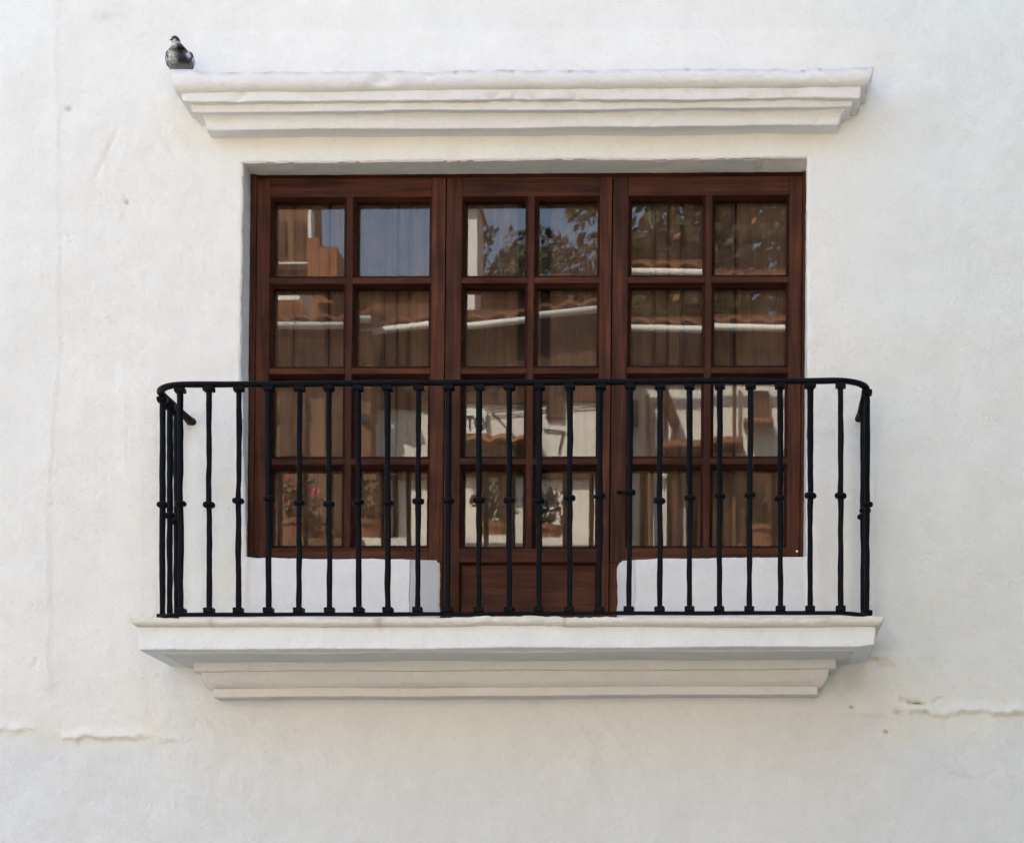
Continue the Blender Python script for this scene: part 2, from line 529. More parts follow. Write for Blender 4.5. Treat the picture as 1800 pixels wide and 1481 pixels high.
# paint: coats of whitewash of slightly different tone, graded cooler to the right
def wall_paint(X, Y):
    u, v = X / S, Y / S
    cream = np.array([0.812, 0.785, 0.718]); cool = np.array([0.778, 0.79, 0.735]); beige = np.array([0.738, 0.742, 0.725]); white = np.array([0.835, 0.81, 0.745])
    n1 = fbm(u * 1.3, v * 1.3, 3, 91)
    c = np.ones(X.shape + (1,)) * cream
    def blend(c, m, col): return c * (1 - m[..., None]) + col * m[..., None]
    edge = 104 + 5 * perlin(Y / 60, Y * 0 + 0.5, 5) + 2.2 * perlin(Y / 13, Y * 0 + 0.5, 6) - 16 * sstep(560, 900, Y)
    c = blend(c, sstep(edge + 4, edge - 4, X) * 0.8, np.array([0.81, 0.795, 0.735]))
    c = blend(c, sstep(1400, 1660, X + 60 * n1) * 0.9, cool * 0.985)
    pe = 55 + 4 * perlin(X / 40, X * 0, 7)
    pm = sstep(335, 343, X) * sstep(1640, 1500, X) * sstep(pe - 4, pe + 3, Y) * sstep(215, 140, Y)
    c = blend(c, pm * 0.9, white)
    c = blend(c, sstep(203, 207, X) * sstep(224, 219, X) * sstep(606, 614, Y) * sstep(860, 840, Y) * 0.8, white)
    # unrepainted beige coat under the balcony
    xe = 278 + 6 * perlin(Y / 30, Y * 0 + 0.1, 12) + 75 * sstep(1255, 1300, Y) * 0
    m = sstep(xe - 10, xe + 26, X) * sstep(1575, 1545, X + 8 * perlin(Y / 25, Y * 0, 13)) * sstep(1150, 1172, Y)
    m = m * sstep(1430, 1235, Y + 90 * n1)
    c = blend(c, m * 0.9, beige)
    lower = sstep(1275, 1330, Y + 25 * n1)
    c = blend(c, lower * 0.6 * (1 - m), np.array([0.716, 0.757, 0.772]))  # lower wall bluer and darker, offsetting warm street bounce in the colour
    wl_ = sstep(40, 70, X) * sstep(300, 270, X) * sstep(1030, 1100, Y) * sstep(1275, 1255, Y)
    c = blend(c, wl_ * 0.6, np.array([0.81, 0.795, 0.735]))
    # sill walls in a cooler white
    se = 1 - (1 - sstep(429, 439, X) * sstep(760, 724, X)) * (1 - sstep(1080, 1110, X) * sstep(1424, 1414, X))
    c = blend(c, se * sstep(968, 978, Y) * sstep(1200, 1140, Y), np.array([0.80, 0.795, 0.765]))
    # spots: rust under the slab's right end, grey patches beside it, dark holes and cracks
    def spot(cx, cy, rx, ry, col, k):
        nonlocal c
        m = np.exp(-(((X - cx) / rx) ** 2 + ((Y - cy) / ry) ** 2)) * np.clip(1.0 + 1.6 * perlin(u * 26, v * 26, 15), 0, 1.4)
        c = blend(c, np.clip(m * k, 0, 0.95), np.array(col))
    spot(1540, 1157, 18, 3.5, (0.50, 0.30, 0.13), 0.75)
    spot(1552, 1166, 14, 5, (0.62, 0.45, 0.25), 0.4)
    spot(1545, 1130, 25, 22, (0.60, 0.60, 0.58), 0.45)
    spot(1545, 150, 22, 14, (0.62, 0.63, 0.62), 0.4)
    spot(1500, 1200, 50, 22, (0.60, 0.56, 0.46), 0.35)
    for (cx, cy, r) in ((222.5, 355, 3.6), (1497, 1242, 2.4), (1557, 1286, 2.6), (1612, 1234.5, 9), (1597, 1233, 4)):
        spot(cx, cy, r, min(r, 2.6 if r > 3.7 else 3.6), (0.22, 0.16, 0.11), 0.9)
    for (cx, cy, r) in ((1628, 1250, 4), (1577, 1250, 7), (121, 192, 5), (138, 1309, 3)):
        spot(cx, cy, r, min(r, 4), (0.45, 0.38, 0.31), 0.6)
    for (cx, cy, rx, ry) in ((170, 1299, 30, 3), (205, 1296, 26, 3), (70, 1290, 30, 5), (85, 1300, 25, 12), (20, 1292, 26, 4)):
        spot(cx, cy, rx, ry, (0.58, 0.54, 0.49), 0.12)  # faint shadow line under the left ledges, put into the paint
    for (cx, cy, rx, ry) in ((188, 272, 5, 30), (250, 62, 9, 6), (185, 30, 30, 9)):
        spot(cx, cy, rx, ry, (0.64, 0.55, 0.47), 0.35)
    spot(325, 760, 12, 20, (0.63, 0.52, 0.42), 0.35)
    spot(1508, 775, 14, 30, (0.60, 0.60, 0.58), 0.35)
    return c

PC = wall_paint(GX, GY)
verts = np.stack([wx(WXm), -H, wz(WYm)], -1).reshape(-1, 3)
ii, jj = np.meshgrid(np.arange(nx - 1), np.arange(ny - 1))
inside = ((ii >= iL) & (ii < iR) & (jj >= jT) & (jj < jS)) | ((ii >= iDL) & (ii < iDR) & (jj >= jS) & (jj < jF))
ii, jj = ii[~inside], jj[~inside]
quads = np.stack([jj * nx + ii, (jj + 1) * nx + ii, (jj + 1) * nx + ii + 1, jj * nx + ii + 1], -1)
# reveal: the boundary of the opening, stepped back into the wall
loop = []
loop += [(j, iL) for j in range(jS, jT, -1)]
loop += [(jT, i) for i in range(iL, iR)]
loop += [(j, iR) for j in range(jT, jS)]
loop += [(jS, i) for i in range(iR, iDR, -1)]
loop += [(j, iDR) for j in range(jS, jF)]
loop += [(jF, i) for i in range(iDR, iDL, -1)]
loop += [(j, iDL) for j in range(jF, jS, -1)]
loop += [(jS, i) for i in range(iDL, iL, -1)]
lj = np.array([a for a, b in loop]); li = np.array([b for a, b in loop])
bx, by, bh = WXm[lj, li], WYm[lj, li], H[lj, li]
PB = 0.117
back_x, back_y = bx.copy(), by.copy()
left = (li == iL); right = (li == iR); top = (lj == jT)
back_x[left] = interp([(280, 428), (640, 424.6), (978, 421)], by[left])
back_x[right] = interp([(280, 1419.3), (978, 1414)], by[right])
back_y[top] = interp([(428, 286.3), (1418, 280.3)], bx[top])
dl = (li == iDL) & (lj >= jS); dr = (li == iDR) & (lj >= jS)
back_x[dl] += 47 - 2 * sstep(991, 981, by[dl]); back_x[dr] -= 36 - 6 * sstep(996, 981, by[dr])
sill_t = (lj == jS)
back_y[sill_t] -= 8.5
nd = (dl | dr) & (lj > jS)
back_y[nd] -= 8.5 * sstep(1030, 982, by[nd])
rv, rc = [], []
rings = [0.002, 0.006, 0.012, 0.03, 0.05, 0.07, 0.09, 0.105, 0.117, 0.16, 0.24]
for k, d in enumerate(rings):
    f = min(1.0, d / PB)
    nn = 1.5 * np.array([mnoise.noise(Vector((x / 18.0, y / 18.0, d * 22))) for x, y in zip(bx, by)])
    sx = np.where(left, 1.0, 0) - np.where(right, 1.0, 0)
    sy = np.where(top, 1.0, 0)
    X = bx + (back_x - bx) * f + nn * sx * (0.4 if d > 0.1 else 1)
    Y = by + (back_y - by) * f + nn * sy * (0.4 if d > 0.1 else 1)
    rv.append(np.stack([wx(X), bh * (-1) + d, wz(Y)], -1))
    pc = PC[lj, li] * 0 + np.array([0.77, 0.74, 0.69])
    pc[dl | dr | (lj == jS)] = np.array([0.76, 0.735, 0.69])  # splays and sill tops warmer, darker: bounce off the wood put into the paint
    rc.append(pc)
base = len(verts)
nl = len(loop)
rverts = np.concatenate(rv)
ring_ids = [lj * nx + li] + [base + k * nl + np.arange(nl) for k in range(len(rings))]
rq = []
for a, b in zip(ring_ids[:-1], ring_ids[1:]):
    rq.append(np.stack([a, np.roll(a, -1), np.roll(b, -1), b], -1))
allq = np.concatenate([quads] + rq)
allv = np.concatenate([verts, rverts])
cols = np.concatenate([PC.reshape(-1, 3)] + rc)
cols = np.concatenate([cols, np.ones((len(cols), 1))], 1)

me = bpy.data.meshes.new("wall")
me.vertices.add(len(allv)); me.vertices.foreach_set("co", allv.astype(np.float32).ravel())
me.loops.add(allq.size); me.loops.foreach_set("vertex_index", allq.astype(np.int32).ravel())
me.polygons.add(len(allq))
me.polygons.foreach_set("loop_start", np.arange(0, allq.size, 4, dtype=np.int32))
me.polygons.foreach_set("loop_total", np.full(len(allq), 4, dtype=np.int32))
me.polygons.foreach_set("use_smooth", np.ones(len(allq), dtype=bool))
at = me.color_attributes.new("paint", 'FLOAT_COLOR', 'POINT')
at.data.foreach_set("color", cols.astype(np.float32).ravel())
me.update(calc_edges=True); me.validate()
me.materials.append(M_WALL)
wall = link(bpy.data.objects.new("wall", me), house)

# the rest of the house behind its front
HX0, HX1, HZ = wx(-2200), wx(4700), wz(-1700)
box("side_wall", HX0, HX0 + 0.3, 0.25, 8.0, 0.0, HZ - 0.02, M_STUCCO, house)
box("side_wall", HX1 - 0.3, HX1, 0.25, 8.0, 0.0, HZ - 0.02, M_STUCCO, house)
box("back_wall", HX0, HX1, 8.004, 8.3, 0.0, HZ - 0.02, M_STUCCO, house)
box("roof", HX0 - 0.1, HX1 + 0.1, 0.02, 8.4, HZ - 0.01, HZ + 0.2, M_ROOFSLAB, house)
# the dim room behind the window
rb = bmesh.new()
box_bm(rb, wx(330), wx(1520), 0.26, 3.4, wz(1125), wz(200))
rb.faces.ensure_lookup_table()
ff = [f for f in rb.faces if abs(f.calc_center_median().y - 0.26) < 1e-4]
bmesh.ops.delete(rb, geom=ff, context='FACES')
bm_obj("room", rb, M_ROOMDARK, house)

# ------------------------------------------------------------------ mouldings (cornice and balcony)
def round_profile(pts, r=0.009, seg=3):
    out = [pts[0]]
    for a, b, c in zip(pts[:-2], pts[1:-1], pts[2:]):
        a2, b2, c2 = np.array(a), np.array(b), np.array(c)
        def ln(u, w): return math.hypot((u[2] - w[2]), (u[1] - w[1]) / S) + 1e-9
        ta = min(0.45, r / ln(a2, b2)); tc = min(0.45, r / ln(c2, b2))
        p0 = b2 + (a2 - b2) * ta; p2 = b2 + (c2 - b2) * tc
        for k in range(seg + 1):
            tt = k / seg
            out.append(tuple((1 - tt) ** 2 * p0 + 2 * tt * (1 - tt) * b2 + tt * tt * p2))
    out.append(pts[-1])
    return out

def moulding(name, parent, front, rough=1.0, seed=0, paint=(0.80, 0.78, 0.74), bumpfn=None, back=-0.015, stainfn=None, rnd=0.008, n=300):
    """front: list of ((pxL,pyL),(pxR,pyR),p) from top to bottom; returns run into the wall"""
    prof = []
    for (l, r, p) in front:
        XL, YL = T(l[0], l[1], p); XR, YR = T(r[0], r[1], p)
        prof.append((XL, YL, p, XR, YR))
    f0, f1 = prof[0], prof[-1]
    prof = [(f0[0], f0[1], back, f0[3], f0[4])] + prof + [(f1[0], f1[1], back, f1[3], f1[4])]
    # subdivide long steps, round arrises
    fine = round_profile(prof, rnd)
    dense = [fine[0]]
    for a, b in zip(fine[:-1], fine[1:]):
        L = math.hypot(b[2] - a[2], (b[1] - a[1]) / S)
        k = max(1, min(24, int(L / 0.012)))
        for q in range(1, k + 1):
            dense.append(tuple(np.array(a) + (np.array(b) - np.array(a)) * q / k))
    prof = dense
    ns = 14
    path = [('L', q / ns) for q in range(ns)] + [('F', q / n) for q in range(n + 1)] + [('R', 1 - (q + 1) / ns) for q in range(ns)]
    V = []; C = []
    for kind, q in path:
        for (XL, YL, p, XR, YR) in prof:
            if kind == 'L': X, Y, pp = XL, YL, back + (p - back) * q
            elif kind == 'R': X, Y, pp = XR, YR, back + (p - back) * q
            else: X, Y, pp = XL + (XR - XL) * q, YL + (YR - YL) * q, p
            v = Vector((X / S, Y / S, p))
            lo = mnoise.noise(Vector((v.x * 2.6 + seed, v.y * 4, v.z * 4)))
            mid = mnoise.noise(Vector((v.x * 11 + seed, v.y * 14, v.z * 14)))
            hi = mnoise.noise(Vector((v.x * 42 + seed, v.y * 60, v.z * 60)))
            chip = max(0.0, mnoise.noise(Vector((v.x * 17 + seed * 3, v.y * 21, v.z * 21 + 5))) - 0.48)
            k = min(1.0, max(0.0, pp / 0.03))
            dy = rough * k * (0.0035 * lo + 0.0018 * mid + 0.0008 * hi - 0.02 * chip)
            dz = rough * (0.0040 * mnoise.noise(Vector((v.x * 2.3 + seed + 9, v.y * 2, 0.3))) + 0.0016 * mnoise.noise(Vector((v.x * 13 + seed, v.y * 9, 2.3))) + 0.0006 * hi)
            bz = bp = 0.0
            if bumpfn: bz, bp = bumpfn(X, Y, p)
            dxs = 0.0
            if kind == 'L': dxs = -dy
            if kind == 'R': dxs = dy
            V.append((wx(X) + dxs, -(pp + (dy if kind == 'F' else 0) + bp * k), wz(Y) + dz + bz))
            c = np.array(paint)
            if stainfn: c = stainfn(X, Y, p, c)
            C.append((*c, 1))
    m = len(prof)
    F = []
    for a in range(len(path) - 1):
        for b in range(m - 1):
            F.append((a * m + b, a * m + b + 1, (a + 1) * m + b + 1, (a + 1) * m + b))
    # cap into the wall so that each course is closed
    return mesh_obj(name, V, F, M_TRIM, parent, True, C)

cornice = thing("window_cornice", "white plaster cornice of four stepped mouldings on the wall above the window", "cornice", (wx(920), 0, wz(243)), kind="thing")

def gauss(x, c, w): return math.exp(-((x - c) / w) ** 2)
def corn_bump(X, Y, p):
    z = b = 0.0
    x, y = PT(X, Y, 0.2)
    up = max(0.0, min(1.0, (150 - y) / 14.0))
    # mortar lump under the bird, chips and a patch on the top moulding
    z += 0.018 * sig((344 - x) / 5) * up
    w = mnoise.noise(Vector((x / 11, 3.3, p * 10)))
    b -= (0.017 + 0.010 * w) * gauss(x, 668, 17) * gauss(y, 140, 9)
    b += 0.006 * gauss(x, 640, 13) * gauss(y, 143, 12)
    z += up * 0.004 * mnoise.noise(Vector((x / 16, 9.3, 0)))
    z -= up * 0.007 * (gauss(x, 1462, 12) + gauss(x, 1400, 16) + 0.6 * gauss(x, 760, 30))
    return z, b
def corn_stain(X, Y, p, c):
    x, y = PT(X, Y, 0.2)
    s = max(0.0, mnoise.noise(Vector((x / 16, y / 5, p * 30))) - 0.30) * 1.4
    top = max(0.0, min(1.0, (137 - (x - 300) * 0.0085 - y) / 9.0))
    k = top * (0.42 + 0.55 * mnoise.noise(Vector((x / 30, 1.1, 6)))) + 0.25 * s
    for cx in (800, 900, 1002, 1208, 1411, 1441):
        k += 1.0 * gauss(x, cx, 2.8) * top
    k = max(0.0, min(0.75, k))
    return c * (1 - k) + np.array([0.36, 0.29, 0.25]) * k
moulding("moulding", cornice, [((300, 127), (1536.5, 117), .198), ((301, 138), (1535, 128), .203), ((304, 150), (1530.5, 140), .197), ((309, 161), (1525, 150), .178)], 1.1, 1, bumpfn=corn_bump, stainfn=corn_stain, rnd=0.011)
def c2_bump(X, Y, p):
    b = 0.0; z = 0.0
    x, y = PT(X, Y, 0.167)
    lo = max(0, min(1, (y - (166 - (x - 320) * 0.005)) / 7.0))
    for (cx, w, a) in ((870, 14, .008), (905, 9, .006), (940, 10, .006), (1010, 18, .009), (1045, 9, .006), (690, 12, .005), (760, 10, .005), (1330, 16, .006), (1390, 12, .004), (560, 12, .004)):
        q_ = 0.7 + 0.6 * mnoise.noise(Vector((x / 5, y / 4, 2)))
        b -= 1.9 * a * q_ * gauss(x, cx, w) * lo; z += a * 0.8 * q_ * gauss(x, cx, w) * lo
    return z, b
moulding("moulding", cornice, [((319, 157), (1514, 147), .168), ((321, 178.5), (1512, 172), .166)], 1.3, 2, bumpfn=c2_bump, stainfn=corn_stain, rnd=0.006)
moulding("moulding", cornice, [((335, 174), (1500, 167), .139), ((338, 197.5), (1498, 188), .135)], 1.0, 3, rnd=0.006)
moulding("moulding", cornice, [((352, 193), (1490, 184), .118), ((354, 200), (1488, 191), .112), ((358, 207), (1480, 199), .096), ((361, 216), (1477.5, 207), .088), ((363.5, 229), (1474.7, 220), .085)], 0.9, 4, rnd=0.007)

balcony = thing("balcony", "white plastered balcony slab on stepped mouldings under the black railing", "balcony", (wx(920), 0, wz(1231)), kind="thing")
def nose_bump(X, Y, p):
    z = b = 0.0
    XX = 1280 + (X - 1280) * 1.062
    lump = sig((XX - 835) / 9) * sig(-(XX - 990) / 3)
    w = mnoise.noise(Vector((XX / 14, 3.1, p * 20)))
    z += lump * (0.0065 + 0.004 * w)
    b += lump * (-0.004 + 0.008 * w)
    b -= 0.006 * gauss(XX, 668, 5)
    z += 0.0035 * mnoise.noise(Vector((XX / 9, 7.7, 0))) * max(0, min(1, (1128 - Y) / 6.0))
    return z, b
def nose_stain(X, Y, p, c):
    XX = 1280 + (X - 1280) * 1.062
    k = max(0.0, min(1.0, (1131 - Y) / 9.0)) * (p > 0.3)
    n_ = mnoise.noise(Vector((XX / 23, Y / 6, 1.7))) * 0.5 + 0.5
    k *= 0.25 + 0.75 * n_
    k = k * 0.75
    c = c * (1 - k) + np.array([0.56, 0.46, 0.24]) * k
    r = gauss(XX, 666, 8) * 0.45 + gauss(XX, 370, 4) * 0.35 + gauss(XX, 992, 3) * 0.5 + gauss(XX, 1455, 10) * 0.5 * k
    r = min(0.8, r * (0.5 + 0.9 * n_))
    return c * (1 - r) + np.array([0.36, 0.20, 0.09]) * r
def fascia_stain(X, Y, p, c):
    XX = 1280 + (X - 1280) * 1.058
    r = gauss(XX, 669, 1.8) * max(0, min(1, (1147 - Y) / 12.0)) * 0.6
    s = max(0.0, mnoise.noise(Vector((XX / 9, Y / 60, 4.2))) - 0.1) * 0.22
    c = c * (1 - s) + np.array([0.60, 0.56, 0.50]) * s
    e = max(0.0, min(1.0, (1140 - Y) / 12.0)) * 0.45
    c = c * (1 - e) + np.array([0.74, 0.68, 0.56]) * e
    return c * (1 - r) + np.array([0.42, 0.24, 0.12]) * r
def fascia_bump(X, Y, p):
    XX = 1280 + (X - 1280) * 1.058
    z = 0.0
    if Y > 1158:
        z += 0.005 * max(0.0, mnoise.noise(Vector((XX / 9, 2.2, 0))) - 0.2)
        z += 0.006 * sig((XX - 1518) / 3.0)
    return z, 0.0
moulding("nosing", balcony, [((229.5, 1085.5), (1554, 1082.5), .472), ((228.5, 1089), (1555, 1087), .480), ((231, 1095), (1551, 1094), .480), ((240, 1101), (1542, 1101), .462)], 1.0, 5, paint=(0.765, 0.75, 0.705), bumpfn=nose_bump, stainfn=nose_stain, rnd=0.012)
moulding("fascia", balcony, [((243, 1098), (1540, 1098), .450), ((245, 1142), (1538, 1135.5), .448)], 0.8, 6, paint=(0.82, 0.83, 0.825), bumpfn=fascia_bump, stainfn=fascia_stain, rnd=0.006)
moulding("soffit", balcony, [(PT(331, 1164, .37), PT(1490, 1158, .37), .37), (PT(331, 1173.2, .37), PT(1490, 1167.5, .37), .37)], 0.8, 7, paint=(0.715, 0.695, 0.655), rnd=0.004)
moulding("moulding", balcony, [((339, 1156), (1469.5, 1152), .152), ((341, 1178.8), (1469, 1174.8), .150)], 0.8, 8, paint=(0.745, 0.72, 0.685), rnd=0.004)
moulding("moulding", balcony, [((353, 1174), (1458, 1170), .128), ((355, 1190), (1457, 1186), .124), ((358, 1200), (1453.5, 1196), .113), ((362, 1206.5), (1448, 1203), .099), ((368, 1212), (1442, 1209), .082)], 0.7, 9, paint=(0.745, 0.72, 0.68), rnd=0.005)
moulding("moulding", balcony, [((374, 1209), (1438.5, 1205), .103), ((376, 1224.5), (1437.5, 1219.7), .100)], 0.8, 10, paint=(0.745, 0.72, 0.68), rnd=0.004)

# ------------------------------------------------------------------ joinery
PF = -0.117
window = thing("balcony_window", "dark brown wooden French window of three glazed leaves behind the black railing", "window", (wx(920), 0.13, wz(1118)), kind="thing")

def warp(x, y):
    yy = y - (x - 600) / 800.0 * 3.5 * (1 - (y - 306) / 700.0)
    xx = x - (y - 330) / 665.0 * 6.0
    return xx, yy

def jbox(name, x0, x1, y0, y1, mat, parent, p=PF, depth=0.045, bevel=0.0025, jit=0.5):
    bm = bmesh.new()
    nseg = 6
    horiz = (x1 - x0) > (y1 - y0)
    # a bar cut into a few lengths so that the hand-planed wood can bow slightly
    ringv = []
    sd = random.random() * 100
    for k in range(nseg + 1):
        f = k / nseg
        row = []
        for (a, d) in ((0, 0), (1, 0), (1, 1), (0, 1)):
            if horiz: x, y = x0 + (x1 - x0) * f, (y0 if a == 0 else y1)
            else: x, y = (x0 if a == 0 else x1), y0 + (y1 - y0) * f
            X, Y = warp(x, y)
            j = jit * mnoise.noise(Vector((f * 3 + sd, a * 7, 0)))
            if horiz: Y += j
            else: X += j
            q = P(X, Y, p)
            row.append(bm.verts.new((q.x, q.y + (depth if d else 0), q.z)))
        ringv.append(row)
    for a, b in zip(ringv[:-1], ringv[1:]):
        for i in range(4):
            bm.faces.new((a[i], a[(i + 1) % 4], b[(i + 1) % 4], b[i]))
    bm.faces.new(ringv[0]); bm.faces.new(ringv[-1])
    bmesh.ops.recalc_face_normals(bm, faces=bm.faces)
    if bevel:
        es = [e for e in bm.edges if len(e.link_faces) == 2 and e.calc_face_angle(0) > 1.0]
        bmesh.ops.bevel(bm, geom=es, offset=bevel, segments=2, affect='EDGES', profile=0.5)
    return bm_obj(name, bm, mat, parent)

GLASS_D = 0.056
def bead(parent, x0, x1, y0, y1, w=5.0, mat=None):
    """sloped moulding round one pane: arris, slope, upright"""
    V, F = [], []
    for (ins, d) in ((-0.6, 0.0015), (0.4, 0.0005), (1.6, 0.004), (w - 0.8, 0.017), (w, 0.0185), (w + 0.2, GLASS_D + 0.001)):
        for (cx, cy) in ((x0 + ins, y0 + ins), (x1 - ins, y0 + ins), (x1 - ins, y1 - ins), (x0 + ins, y1 - ins)):
            X, Y = warp(cx, cy)
            q = P(X, Y, PF)
            V.append((q.x, q.y + d, q.z))
    for k in range(5):
        for i in range(4):
            F.append((k * 4 + i, k * 4 + (i + 1) % 4, k * 4 + 4 + (i + 1) % 4, k * 4 + 4 + i))
    return mesh_obj("glazing_bead", V, F, mat or M_SHADEWOOD, parent)

def pane(parent, x0, x1, y0, y1, tilt_x, tilt_z, depth=GLASS_D):
    cs = []
    for (cx, cy) in ((x0, y0), (x1, y0), (x1, y1), (x0, y1)):
        X, Y = warp(cx, cy)
        q = P(X, Y, PF); q.y += depth
        cs.append(q)
    c = sum(cs, Vector()) / 4
    R = Matrix.Rotation(rad(tilt_z), 3, 'Z') @ Matrix.Rotation(rad(tilt_x), 3, 'X')
    fr = [R @ (v - c) for v in cs]
    nrm = (R @ Vector((0, 1, 0))) * 0.004
    V = [tuple(v) for v in fr] + [tuple(v + nrm) for v in fr]
    F = [(0, 1, 2, 3), (7, 6, 5, 4), (0, 4, 5, 1), (1, 5, 6, 2), (2, 6, 7, 3), (3, 7, 4, 0)]
    o = mesh_obj("pane", V, F, M_GLASS, parent)
    o.location = c + Vector((0, 0.006, 0))
    return o

def casement(kind, outer, cols, rows, bottom, leafname, tilts):
    leaf = bpy.data.objects.new(kind, None)
    leaf.empty_display_size = 0.1
    link(leaf, window)
    x0, x1 = outer
    top = 313.0
    jbox("stile", x0, cols[0][0], top, bottom, M_WV, leaf, depth=0.046)
    jbox("stile", cols[-1][1], x1, top, bottom, M_WV, leaf, depth=0.046)
    a, b = cols[0][0] + 0.15, cols[-1][1] - 0.15
    jbox("rail", a, b, top, rows[0][0], M_WH, leaf, p=PF - 0.0008, depth=0.045)
    last = rows[-1][1]
    if kind == "door_leaf":
        jbox("rail", a, b, last, 987.5, M_WH, leaf, p=PF - 0.0008)
        jbox("rail", a, b, 1092, bottom, M_WH, leaf, p=PF - 0.0008)
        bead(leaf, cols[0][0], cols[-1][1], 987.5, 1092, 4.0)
        jbox("panel", cols[0][0] - 2, cols[-1][1] + 2, 985, 1095, M_WH, leaf, p=PF - 0.024, depth=0.018, bevel=0.001, jit=0.1)
    else:
        jbox("rail", a, b, last, bottom, M_WH, leaf, p=PF - 0.0008)
    jbox("glazing_bar", cols[0][1], cols[1][0], rows[0][0] + 0.15, last - 0.15, M_WV, leaf, p=PF - 0.0015, depth=0.04, jit=0.4)
    for (r0, r1) in zip(rows[:-1], rows[1:]):
        for (c0, c1) in cols:
            jbox("glazing_bar", c0 + 0.15, c1 - 0.15, r0[1], r1[0], M_WH, leaf, p=PF - 0.0012, depth=0.04, jit=0.4)
    for ri, (y0, y1) in enumerate(rows):
        for ci, (c0, c1) in enumerate(cols):
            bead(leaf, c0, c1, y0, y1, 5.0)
            tx, tz = tilts.get((ri, ci), (random.uniform(-.10, .10), random.uniform(-.10, .10)))
            pane(leaf, c0 + 1.0, c1 - 1.0, y0 + 1.0, y1 - 1.0, tx, tz)
    return leaf

ROWS = [(346, 488), (498.5, 646.5), (657, 805.5), (816, 962.5)]
C1 = [(475, 609.5), (621, 759.5)]
C2 = [(812.5, 928.5), (940, 1055.5)]
C3 = [(1104.5, 1240.5), (1252.5, 1388.5)]
TILT = {}
TL1 = {}; TL2 = {}; TL3 = {(0, 0): (1.33, 0.0), (0, 1): (1.12, 0.05)}
leaf1 = casement("casement", (452, 783.7), C1, ROWS, 988, "left", TL1)
leaf2 = casement("door_leaf", (785.3, 1076.3), C2, ROWS[:3] + [(816, 964)], 1117, "centre", TL2)
leaf3 = casement("casement", (1078.3, 1411), C3, ROWS, 988, "right", TL3)
jbox("frame_post", 438, 451.2, 304, 992, M_WV, window, p=PF - 0.004, depth=0.08)
jbox("frame_post", 1411.8, 1421, 300, 992, M_WV, window, p=PF - 0.004, depth=0.08)
jbox("frame_post", 757, 784.4, 984, 1117, M_WV, window, p=PF - 0.010, depth=0.06)
jbox("frame_post", 1077.4, 1112, 984, 1117, M_WV, window, p=PF - 0.010, depth=0.06)
jbox("frame_head", 451.4, 1411.6, 302, 317, M_SHADEWOOD, window, p=PF - 0.014, depth=0.07, bevel=0.001)  # dark wood stands in for the shadow band below the lintel

def board(leaf, x0, x1, bev=3.0, p=-0.205, y0=335, y1=985):
    V, F = [], []
    for (y, ) in ((y0,), (y1,)):
        for (ins, d) in ((0, 0.012), (bev, 0.0), (-1, 0.0), (-2, 0.012)):
            x = x0 + ins if ins >= 0 else (x1 - bev if ins == -1 else x1)
            X, Y = warp(x, y)
            q = P(X, Y, PF)
            V.append((q.x, -p + d, q.z))
    for i in range(3): F.append((i, i + 1, i + 5, i + 4))
    F += [(0, 4, 7, 3)]
    return mesh_obj("shutter_board", V, F, M_SHUT, leaf)

for (a, b, w) in ((446, 508.5, 5), (509.5, 569.8, 5), (573.8, 670.5, 6), (671.5, 693.2, 2), (694.4, 715.5, 4), (716.5, 790, 6)):
    board(leaf1, a, b, w)
for (a, b, w) in ((780, 908, 4), (925, 949.5, 2), (965, 1082, 4)):
    board(leaf2, a, b, w)
for (a, b, w) in ((1070, 1150, 6), (1151, 1174, 3), (1175.3, 1198, 4), (1199, 1291.8, 6), (1295.8, 1420, 5)):
    board(leaf3, a, b, w)

# small latch on the right leaf and a paint spot on its lower corner
bm = bmesh.new()
q = P(1095, 866, PF)
bmesh.ops.create_cone(bm, cap_ends=True, segments=10, radius1=0.006, radius2=0.005, depth=0.035, matrix=Matrix.Translation(q + Vector((0, -0.012, 0))) @ Matrix.Rotation(rad(90), 4, 'Y'))
bmesh.ops.create_uvsphere(bm, u_segments=10, v_segments=6, radius=0.009, matrix=Matrix.Translation(q + Vector((-0.018, -0.012, 0))))
bm_obj("latch", bm, M_IRON, leaf3, True)
bm = bmesh.new()
bmesh.ops.create_uvsphere(bm, u_segments=10, v_segments=6, radius=0.0055, matrix=Matrix.Translation(P(1401, 968.5, PF)) @ Matrix.Scale(0.4, 4, (0, 1, 0)))
bm_obj("screw", bm, M_DOTWHITE, leaf3, True)

# ------------------------------------------------------------------ railing
railing = thing("balcony_railing", "black wrought-iron railing with rounded corners along the balcony edge", "railing", (wx(920), -0.43, wz(1116)), kind="thing")
PR = 0.430
XLs, XRs = 320.5, 1514.0
XLw, XRw = 336.0, 1511.0
RC = 0.135

